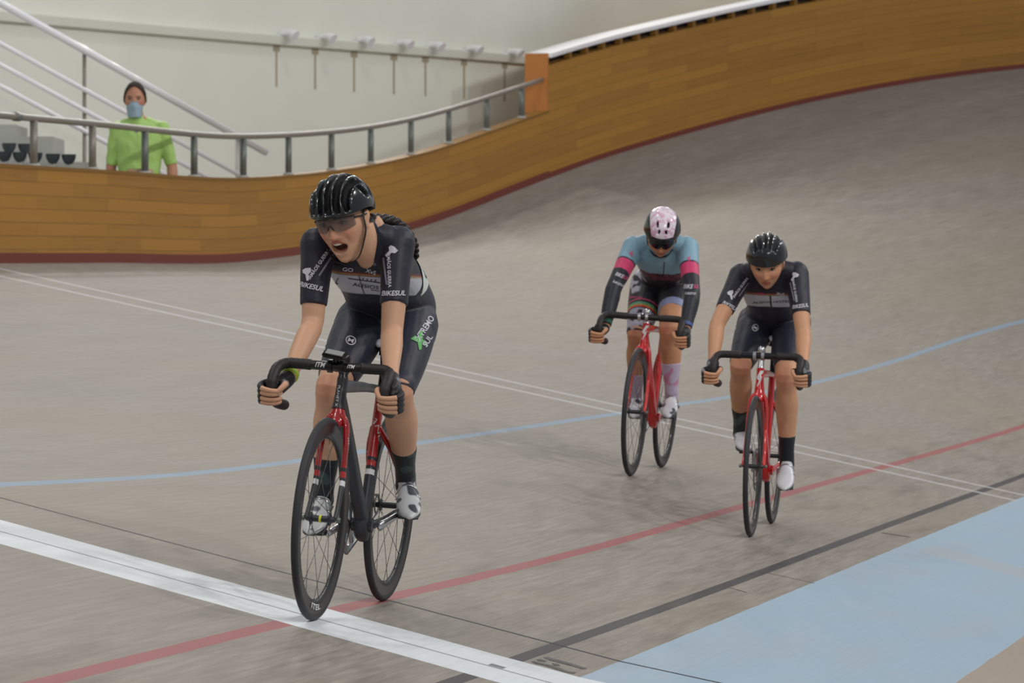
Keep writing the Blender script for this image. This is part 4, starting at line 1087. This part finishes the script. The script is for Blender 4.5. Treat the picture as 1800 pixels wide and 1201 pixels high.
def jersey_black(u0, u1):
    def fn(P, J, sd):
        C = np.tile(NAVY*.8, (len(P), 1)); a = armdist(P, J); x, u = P[:, 0], P[:, 2]
        l = -P[:, 1]; cl = -(J['shR'].y+J['shL'].y)/2
        notarm = ((a['R'][1] > .064) & (a['L'][1] > .064)).astype(float)*(x < .75)
        bend = u+.10*np.clip(np.abs(l-cl)-.05, 0, 1)*-.6
        pan = sm(bend, u0, u0+.004)*(1-sm(bend, u1-.004, u1))*notarm
        C = blend(C, pan, lin(186, 186, 194)); 
        C = blend(C, sm(bend, u1-.001, u1+.002)*(1-sm(bend, u1+.004, u1+.006))*notarm, lin(176, 120, 52))
        C = blend(C, sm(bend, u1+.004, u1+.006)*(1-sm(bend, u1+.009, u1+.011))*notarm, lin(112, 40, 36))
        C = blend(C, pan*sm(-np.abs(l-cl-.012), -.004, -.0025), lin(28, 28, 44))
        return C
    return fn
def shorts_black(P, J): return np.tile(lin(34, 36, 52), (len(P), 1))
def jersey_blue(P, J, sd):
    C = np.tile(lin(130, 168, 188), (len(P), 1)); a = armdist(P, J); x, u = P[:, 0], P[:, 2]
    isarm = np.minimum(np.minimum(a['R'][1], a['R'][3]), np.minimum(a['L'][1], a['L'][3])) < .068; n1 = np.array([noise.noise(Vector(p)*24) for p in P]); n2 = np.array([noise.noise(Vector((p[0]*60, p[1]*60, p[2]*60))) for p in P])
    notarm = ((a['R'][1] > .066) & (a['L'][1] > .066)).astype(float)
    l = -P[:, 1]; curve = 1.052-.0*l+.35*np.clip(np.abs(l-.01)-.06, 0, 1)
    C = blend(C, (1-sm(u, curve-.004, curve))*notarm, lin(112, 46, 62))
    C = blend(C, (1-sm(u, curve-.004, curve))*notarm*sm(n2, .02, .12), lin(50, 22, 34))
    low = (1-sm(u, curve-.040, curve-.036))*notarm
    C = blend(C, low, lin(26, 24, 32)); C = blend(C, low*sm(n1, .12, .2)*sm(np.abs(l), .06, .09), lin(150, 146, 160))
    for q in 'RL':
        t1, d1, t2, d2 = a[q]; near = (d1 < .066).astype(float); fore = (((d2 <= d1) & (d2 < .07)) | ((d1 < .07) & (t1 > .64))).astype(float)
        C = blend(C, near*sm(t1, .38, .39), lin(24, 22, 34)); C = blend(C, near*sm(t1, .41, .42)*(1-sm(t1, .64, .65)), lin(206, 62, 110)*1.0)
        C = blend(C, fore, lin(30, 32, 42)); C = blend(C, fore*sm(t2, .80, .82)*(1-sm(t2, .88, .9)), lin(70, 90, 150) if q == 'L' else lin(60, 130, 110))
    return C
def shorts_pattern(P, J):
    C = np.tile(lin(28, 28, 36), (len(P), 1)); x, u = P[:, 0], P[:, 2]; l = -P[:, 1]
    n1 = np.array([noise.noise(Vector((p[0]*18, p[1]*30, p[2]*30))) for p in P])
    tR, dR = nearest_seg(P, J['hiR'], J['knR']); tL, dL = nearest_seg(P, J['hiL'], J['knL'])
    R_side = (dR < dL).astype(float)
    C = blend(C, R_side*sm(tR, .66, .68)*sm(n1, -.18, -.1), lin(160, 156, 174))
    C = blend(C, R_side*sm(-l, .12, .14)*(1-sm(tR, .35, .4))*sm(n1, -.05, .02), lin(176, 172, 186))
    for a0, a1, c in ((.50, .53, (176, 70, 96)), (.56, .60, (90, 150, 110)), (.60, .62, (200, 190, 100)), (.62, .65, (214, 80, 50))):
        C = blend(C, R_side*sm(tR, a0, a0+.006)*(1-sm(tR, a1-.006, a1)), lin(*c))
    C = blend(C, (1-R_side)*sm(tL, .54, .56), lin(140, 148, 184)); 
    return C

def torso_for(du, lc, dxs=0.0):
    base = [(.92, .955, .10, .075), (.86, .985, .150, .100), (.77, 1.03, .140, .098), (.66, 1.08, .118, .088), (.55, 1.14, .132, .098), (.46, 1.195, .145, .088), (.41, 1.23, .10, .066), (.375, 1.255, .058, .055)]
    n = len(base); return [(x+dxs, lc[0]+(lc[1]-lc[0])*i/(n-1), u+du*i/(n-1), a, b) for i, (x, u, a, b) in enumerate(base)]
def hump(T):
    T = [list(t) for t in T]
    for i, du, dw in ((1, .015, .0), (2, .04, .0), (3, .035, .02), (4, .012, .008)): T[i][2] += du; T[i][3] += dw
    return [tuple(t) for t in T]
skinA = (204, 158, 128)
R1 = make_person('person in black jersey shouting, riding the front bicycle, in a glossy black vented helmet', MB[1], dict(
    j=dict(shR=(.37, -.190, 1.222), shL=(.43, .070, 1.250), elR=(.31, -.170, .955), elL=(.32, .103, .954), wrR=(.095, -.180, .782), wrL=(.10, .165, .815),
           hiR=(.80, -.115, .965), hiL=(.80, .050, .975), knR=(.42, -.114, .742), knL=(.52, .094, .752), anR=(.50, -.130, .388), anL=(.835, .073, .442),
           peR=(.4225, -.128, .256), peL=(.7475, .112, .314)),
    collar=.02, yoke=.80, trap=.0, neck=.80, throat=[(.375, -.020, 1.185, .028), (.350, -.026, 1.222, .044), (.335, -.032, 1.262, .051), (.325, -.044, 1.295, .047)], torso=hump(torso_for(.02, (-.03, -.045))), face=(-1, -.10, -.27), roll=R_(12), head=(.29, -.092, 1.313), hk=1.08, mouth=1.0, helmet=1, glasses=LENS1, eyes=True,
    grip=dict(R=(-.006, -.194, .728, -.35, 0, .94), L=(-.006, .184, .738, -.35, 0, .94)), gloves=(30, 26, 30), sleeve=.375, short=.455, sockR=.85, sockL=.81, sockp=.25,
    jcol=jersey_black(1.068, 1.132), scol=shorts_black, skin=skinA, vox=.0036, cvox=.0042, hn=130, shoe=(200, 202, 204), shoedark=1))
R2 = make_person('person in light blue and pink jersey with a white and pink helmet, riding behind', MB[2], dict(
    j=dict(shR=(.42, -.138, 1.183), shL=(.42, .150, 1.198), elR=(.21, -.192, .961), elL=(.21, .226, .953), wrR=(.095, -.204, .755), wrL=(.095, .222, .772),
           hiR=(.80, -.105, .985), hiL=(.80, .055, .985), knR=(.53, -.105, .722), knL=(.42, .083, .762), anR=(.81, -.143, .392), anL=(.50, .104, .424),
           peR=(.749, -.128, .27), peL=(.4206, .112, .2994)),
    torso=torso_for(-.03, (-.02, .01)), face=(-1, .19, -.74), head=(.33, .024, 1.256), hk=1.0, helmet=2, glasses=LENS2, eyes=False,
    grip=dict(R=(-.006, -.212, .715, -.35, 0, .94), L=(-.006, .211, .722, -.35, 0, .94)), gloves=(28, 28, 32), sleeve=.97, short=.47, shortL=.37, sock=.79, kl=1.05,
    jcol=jersey_blue, scol=shorts_pattern, skin=(198, 144, 108), vox=.0045, sockc=(190, 176, 200), sockc2=(196, 110, 150), sockp=.7, shoe=(208, 206, 212), shoedark=1))
R3 = make_person('person in black jersey with white chest panel riding the rightmost bicycle, mouth closed', MB[3], dict(
    j=dict(shR=(.42, -.138, 1.226), shL=(.42, .130, 1.243), elR=(.215, -.221, .989), elL=(.25, .190, .957), wrR=(.095, -.220, .816), wrL=(.095, .209, .826),
           hiR=(.80, -.090, 1.0), hiL=(.80, .075, 1.0), knR=(.50, -.132, .790), knL=(.43, .098, .745), anR=(.80, -.155, .470), anL=(.52, .108, .345),
           peR=(.732, -.128, .36), peL=(.438, .112, .21)),
    torso=torso_for(.015, (-.008, .0)), face=(-1, .035, -.42), roll=R_(3), head=(.31, -.004, 1.288), hk=1.02, helmet=3, eyes=True,
    grip=dict(R=(-.006, -.204, .752, -.35, 0, .94), L=(-.006, .204, .756, -.35, 0, .94)), gloves=(26, 28, 34), sleeve=.42, short=.44, sockR=.82, sockL=.865, sockp=.25,
    jcol=jersey_black(1.078, 1.137), scol=shorts_black, skin=(204, 152, 118), vox=.0042, shoe=(216, 216, 222)))
# hair of the front rider: braid over the left shoulder
def braid(pd, pts, r0, r1):
    bm = bmesh.new(); P = catmull(pts, 14); n = len(P)
    for ph in (0, 1, 2):
        st = []
        for i, p in enumerate(P):
            f = i/(n-1); a = f*26+ph*2.094; r = r0+(r1-r0)*f
            st.append((p[0]+math.sin(a*1.0)*r*.35, p[1]+math.sin(a)*r*.45, p[2]+math.cos(a)*r*.45, r*.62, r*.62))
        loft(bm, [(q[0]-pd['org'].x, q[1]-pd['org'].y, q[2]-pd['org'].z, q[3], q[4]) for q in st], 10, sub=1)
    mk('hair', bm, HAIR, pd['root'])
braid(R1, [tuple(R1['hp'](.03, -.10, -.03)), tuple(V(.42, -.015, 1.325)), tuple(V(.49, .03, 1.325)), tuple(V(.56, .062, 1.30)), tuple(V(.61, .085, 1.255)), tuple(V(.63, .09, 1.21))], .022, .012)
# jersey and shorts lettering
LG = simple('light_print', srgb(206, 204, 214), .6); NV = simple('navy_print', srgb(38, 40, 66), .6); GRN = simple('green_print', srgb(96, 176, 96), .6); PNK = simple('pink_print', srgb(214, 84, 130), .6)
GRY = simple('faded_print', srgb(128, 126, 140), .6)
def kit(pd, rid, pts):
    for (part, txt, x, l, u, w, h, mat, rot) in pts:
        nm = 'lettering'
        if txt == '#wrench': art = wrench(); nm = 'logo'
        elif txt == '#bar': art = poly_mesh([[(0, 0), (1, 0), (1, 1), (0, 1)]]); nm = 'logo'
        elif txt == '#ring': art = ring_mesh(.8, 1); nm = 'logo'
        elif txt == '#man': art = poly_mesh([[(-.5, .1), (-.2, .25), (0, .1), (.1, -.1), (-.1, -.1)], [(0, .1), (.1, .5), (.3, .45), (.2, -.1), (.1, -.1)], [(-.1, -.1), (.2, -.1), (.1, -.5), (-.05, -.5)], [(.2, -.1), (.2, .05), (.5, -.25), (.4, -.35)]]); nm = 'logo'
        elif txt == '#stars':
            art = bmesh.new()
            for q in range(4):
                vs = []
                for kk in range(10):
                    a = math.pi/2+kk*math.pi/5; r = .4 if kk % 2 == 0 else .17; vs.append(art.verts.new((q*1.3+r*math.cos(a), r*math.sin(a), 0)))
                art.faces.new(vs)
            bmesh.ops.triangulate(art, faces=art.faces); nm = 'logo'
        else: art = text_mesh(txt, 1, .25 if 'BIKE' in txt else 0, .02 if 'AL' not in txt else .005)
        on(pd, part, art, x, l, u, w, h, mat, rot, rid, nm)
AL = 'AL\u00cdSIOS HOTEL'; IG = 'IRM\u00c3OS GUERRA'
kit(R1, 1, [
 ('jersey', 'BIKESUL', .3, -.181, 1.083, .080, .017, LG, -8), ('jersey', IG, .31, -.166, 1.161, .120, .015, LG, 61), ('jersey', '#bar', .33, -.146, 1.158, .085, .006, GRY, 62),
 ('jersey', '#wrench', .3, -.199, 1.122, .028, .042, LG, 10), ('jersey', AL, .5, .002, 1.097, .180, .014, NV, -3), ('jersey', '#bar', .5, -.02, 1.1145, .17, .0025, NV, -3),
 ('jersey', '#bar', .5, .02, 1.083, .09, .0025, GRY, -4), ('jersey', '#stars', .5, -.035, 1.1215, .05, .008, NV, -4),
 ('jersey', 'BIKESUL', .32, .097, 1.085, .078, .017, LG, 6), ('jersey', IG, .36, .067, 1.160, .115, .014, LG, -83), ('jersey', '#bar', .36, .052, 1.155, .09, .006, GRY, -78),
 ('jersey', '#wrench', .38, .060, 1.221, .030, .042, LG, -40), ('jersey', 'GO', .44, -.096, 1.149, .036, .013, LG, 0), ('jersey', 'G inst', .44, -.017, 1.176, .032, .011, GRY, 0), ('jersey', 'XvS', .44, -.017, 1.149, .036, .014, LG, -12), ('jersey', 'L', .5, -.143, 1.106, .010, .022, NV, -20),
 ('shorts', '#ring', .5, -.080, .907, .036, .030, LG, -15), ('shorts', 'M', .5, -.080, .907, .019, .013, LG, -15),
 ('shorts', 'EXTREMO', .6, .148, .964, .100, .022, LG, 60), ('shorts', 'SUL', .6, .163, .926, .040, .020, LG, 60), ('shorts', '#man', .6, .132, .927, .055, .065, GRN, 10), ('shorts', 'DUNO', .6, -.192, .899, .07, .014, LG, 80)])
kit(R3, 3, [
 ('jersey', 'BIKESUL', .3, -.171, 1.081, .080, .018, LG, -27), ('jersey', IG, .32, -.129, 1.171, .115, .015, LG, 56), ('jersey', '#bar', .32, -.112, 1.162, .08, .006, GRY, 56), ('jersey', '#wrench', .3, -.170, 1.133, .028, .042, LG, 15),
 ('jersey', 'BIKESUL', .32, .163, 1.094, .076, .018, LG, 10), ('jersey', IG, .36, .132, 1.165, .110, .014, LG, -78), ('jersey', '#bar', .36, .118, 1.16, .09, .006, GRY, -75), ('jersey', '#wrench', .38, .122, 1.231, .030, .044, LG, -30),
 ('jersey', AL, .5, .005, 1.106, .18, .013, NV, 4), ('jersey', 'XvS', .45, .052, 1.146, .04, .014, LG, -5), ('jersey', 'GO', .45, -.045, 1.143, .036, .012, PNK, 0),
 ('shorts', '#ring', .5, -.068, .972, .032, .034, LG, -25), ('shorts', 'M', .5, -.068, .972, .017, .014, LG, -25), ('shorts', 'EXTREMO', .6, -.177, 1.0, .085, .018, LG, 84)])
kit(R2, 2, [
 ('jersey', 'BIKE', .25, -.172, 1.033, .045, .020, LG, -20), ('jersey', 'SUL', .25, -.140, 1.022, .032, .019, PNK, -20), ('jersey', 'EUROSTOP', .22, -.170, .988, .06, .012, LG, -22),
 ('jersey', 'BIKE', .25, .196, .999, .050, .022, LG, 4), ('jersey', 'SUL', .25, .238, 1.002, .026, .020, PNK, 4), ('jersey', 'EUROSTOP', .22, .215, .964, .055, .012, LG, 2),
 ('jersey', '#man', .38, -.141, 1.149, .025, .035, PNK, 0), ('jersey', '#man', .38, .167, 1.143, .022, .03, PNK, 0), ('jersey', '#bar', .5, .018, 1.075, .0045, .085, NV, 0),
 ('shorts', 'ALMODOVAR', .6, -.142, .915, .07, .010, PNK, 3)])
# number plate pinned to the back of the front rider
art = poly_mesh([[(-.5, -.5), (.5, -.5), (.5, .5), (-.5, .5)]])
pl = decal('race_number', fit(art, .15, .15), R1['jersey'], V(.74, .05, 1.165)-R1['org'], simple('race_number_fabric', srgb(206, 214, 208), .6), R1['jersey'], direction=(-.25, .95, -.35), rot=R_(20), grid=.01, off=.004)
art = ring_mesh(.55, 1, 24, .7, 1)
decal('lettering', fit(art, .055, .08), R1['jersey'], V(.74, .05, 1.155)-R1['org'], simple('black_print', srgb(30, 32, 42), .6), R1['jersey'], direction=(-.25, .95, -.35), rot=R_(30), grid=.008, off=.0055)
# wrist band, front rider
J = R1['J']; bm = bmesh.new(); wv = J['wrR']; av = (J['elR']-wv).normalized(); 
for st in ([tuple(wv+av*.004-R1['org'])+(.0295, .0315), tuple(wv+av*.022-R1['org'])+(.0300, .0315)],): loft(bm, st, 24, sub=1, cap='flat')
mk('wrist_band', bm, simple('lime_band', srgb(190, 220, 70), .5), R1['root'])

# standing person in the green shirt behind the barrier
base = ray(245, 300, 34.0); fdir = Vector((cF.x, cF.y, 0)).normalized()
MM = Matrix(((fdir.x, -fdir.y, 0, base.x), (fdir.y, fdir.x, 0, base.y), (0, 0, 1, 1.05), (0, 0, 0, 1)))
def shirt_green(P, J, sd):
    return np.tile(lin(166, 204, 112), (len(P), 1))
def trousers_grey(P, J): return np.tile(lin(60, 62, 70), (len(P), 1))
R4 = make_person('person in lime green polo shirt and pale blue face mask standing behind the barrier', MM, dict(org=(0, 0, 0),
    j=dict(shR=(.0, -.165, 1.430), shL=(.0, .170, 1.430), elR=(.02, -.215, 1.150), elL=(.02, .245, 1.150), wrR=(-.03, -.225, .90), wrL=(-.03, .262, .90),
           hiR=(.0, -.09, .93), hiL=(.0, .09, .93), knR=(-.01, -.10, .50), knL=(-.01, .10, .50), anR=(.02, -.11, .095), anL=(.02, .11, .095), peR=(-.12, -.115, -.005), peL=(-.12, .115, -.005)),
    torso=[(0, 0, .90, .16, .12), (0, 0, 1.02, .158, .118), (0, 0, 1.17, .160, .118), (0, .0, 1.32, .180, .12), (0, .0, 1.42, .165, .095), (0, -.01, 1.47, .10, .07), (0, -.015, 1.50, .06, .058)],
    face=(-1, .0, -.05), head=(-.03, -.030, 1.655), hk=1.03, eyes=True, rest=1, sleeve=.50, jersey_range=(0, 1), short=.97, waist=.3, sock=.95, ka=1.08, kl=1.0, flat=(.03, 0, -.055),
    jcol=shirt_green, scol=trousers_grey, skin=(186, 134, 108), vox=.006, hn=80, folds=.008, shoe=(60, 60, 64), collar=.1))
hp = R4['hp']
bm = bmesh.new(); rows = []
for i in range(9):
    c = -.012-.118*i/8; row = []
    wd = .062-.012*(i/8)**2
    for t in np.linspace(-1, 1, 15):
        nose_b = .018*math.exp(-((c+.04)/.03)**2)*math.exp(-(t/.35)**2)
        row.append(bm.verts.new(hp(wd*t, .098-.052*t*t+nose_b-.02*(i/8)**2, c)))
    rows.append(row)
for a, b in zip(rows[:-1], rows[1:]):
    for j in range(14): bm.faces.new((a[j], b[j], b[j+1], a[j+1]))
bmesh.ops.solidify(bm, geom=bm.faces[:], thickness=.003)
mk('face_mask', bm, simple('pale_blue_mask', srgb(208, 230, 248), .7), R4['root'])
bm = bmesh.new(); nn_ = 40; rows = []
for i in range(21):
    ph = math.pi*.56*i/20; row = []
    for j in range(nn_):
        t = 2*math.pi*j/nn_; fr = max(0, math.cos(t)); php = ph*(1-.60*fr**.9)
        x, y, z = math.sin(php)*math.sin(t), math.sin(php)*math.cos(t), math.cos(php)
        q = 1.0+.02*noise.noise(Vector((x*6, y*6, z*6)))
        row.append(bm.verts.new(hp(.080*x*q, (.098 if y > 0 else .108)*y*q-.002, .128*z*q+.002)))
    rows.append(row)
for a, b in zip(rows[:-1], rows[1:]):
    for j in range(nn_): bm.faces.new((a[j], b[j], b[(j+1) % nn_], a[(j+1) % nn_]))
bmesh.ops.remove_doubles(bm, verts=bm.verts, dist=1e-5); bmesh.ops.solidify(bm, geom=bm.faces[:], thickness=-.006)
mk('hair', bm, simple('greying_hair', srgb(66, 58, 54), .8, .2, gs=200, grain=.4), R4['root'])
bm = bmesh.new(); loft(bm, [tuple(V(-.055, -.06, 1.46))+(.02, .006), tuple(V(-.105, -.012, 1.415))+(.02, .006), tuple(V(-.055, .04, 1.46))+(.02, .006)], 8, side=(0, 0, 1), sub=4); mk('collar', bm, simple('grey_collar', srgb(150, 152, 150), .7), R4['root'])

# stencilled mark and small scratches on the track
SM = [[(0.538, 0.183), (0.574, 0.175), (0.569, 0.071), (0.549, 0.03), (0.504, 0.037), (0.509, 0.067), (0.508, 0.147), (0.519, 0.171)], [(0.435, 0.183), (0.474, 0.179), (0.474, 0.156), (0.439, 0.152), (0.42, 0.173)],
      [(0.355, 0.182), (0.389, 0.18), (0.39, 0.156), (0.402, 0.109), (0.365, 0.055), (0.387, 0.031), (0.339, 0.031), (0.326, 0.055), (0.347, 0.124), (0.34, 0.166)], [(0.45, 0.132), (0.477, 0.114), (0.433, 0.099), (0.417, 0.116)]]
bm = bmesh.new()
for pg in SM: bm.faces.new([bm.verts.new(TP(a, b, .0012)) for a, b in pg])
for (s0, t0, s1, t1, w_) in ((4.163, .196, 4.13, .119, .006), (8.515, .178, 8.617, .043, .03)):
    bm.faces.new([bm.verts.new(TP(a, b, .0012)) for a, b in ((s0-w_, t0), (s0+w_, t0), (s1+w_, t1), (s1-w_, t1))])
bmesh.ops.triangulate(bm, faces=bm.faces)
o = mk('trim_5', bm, simple('worn_stencil_paint', srgb(92, 90, 86), .7, grain=.5, gs=30), smooth=False); tagobj(o, kind='structure')
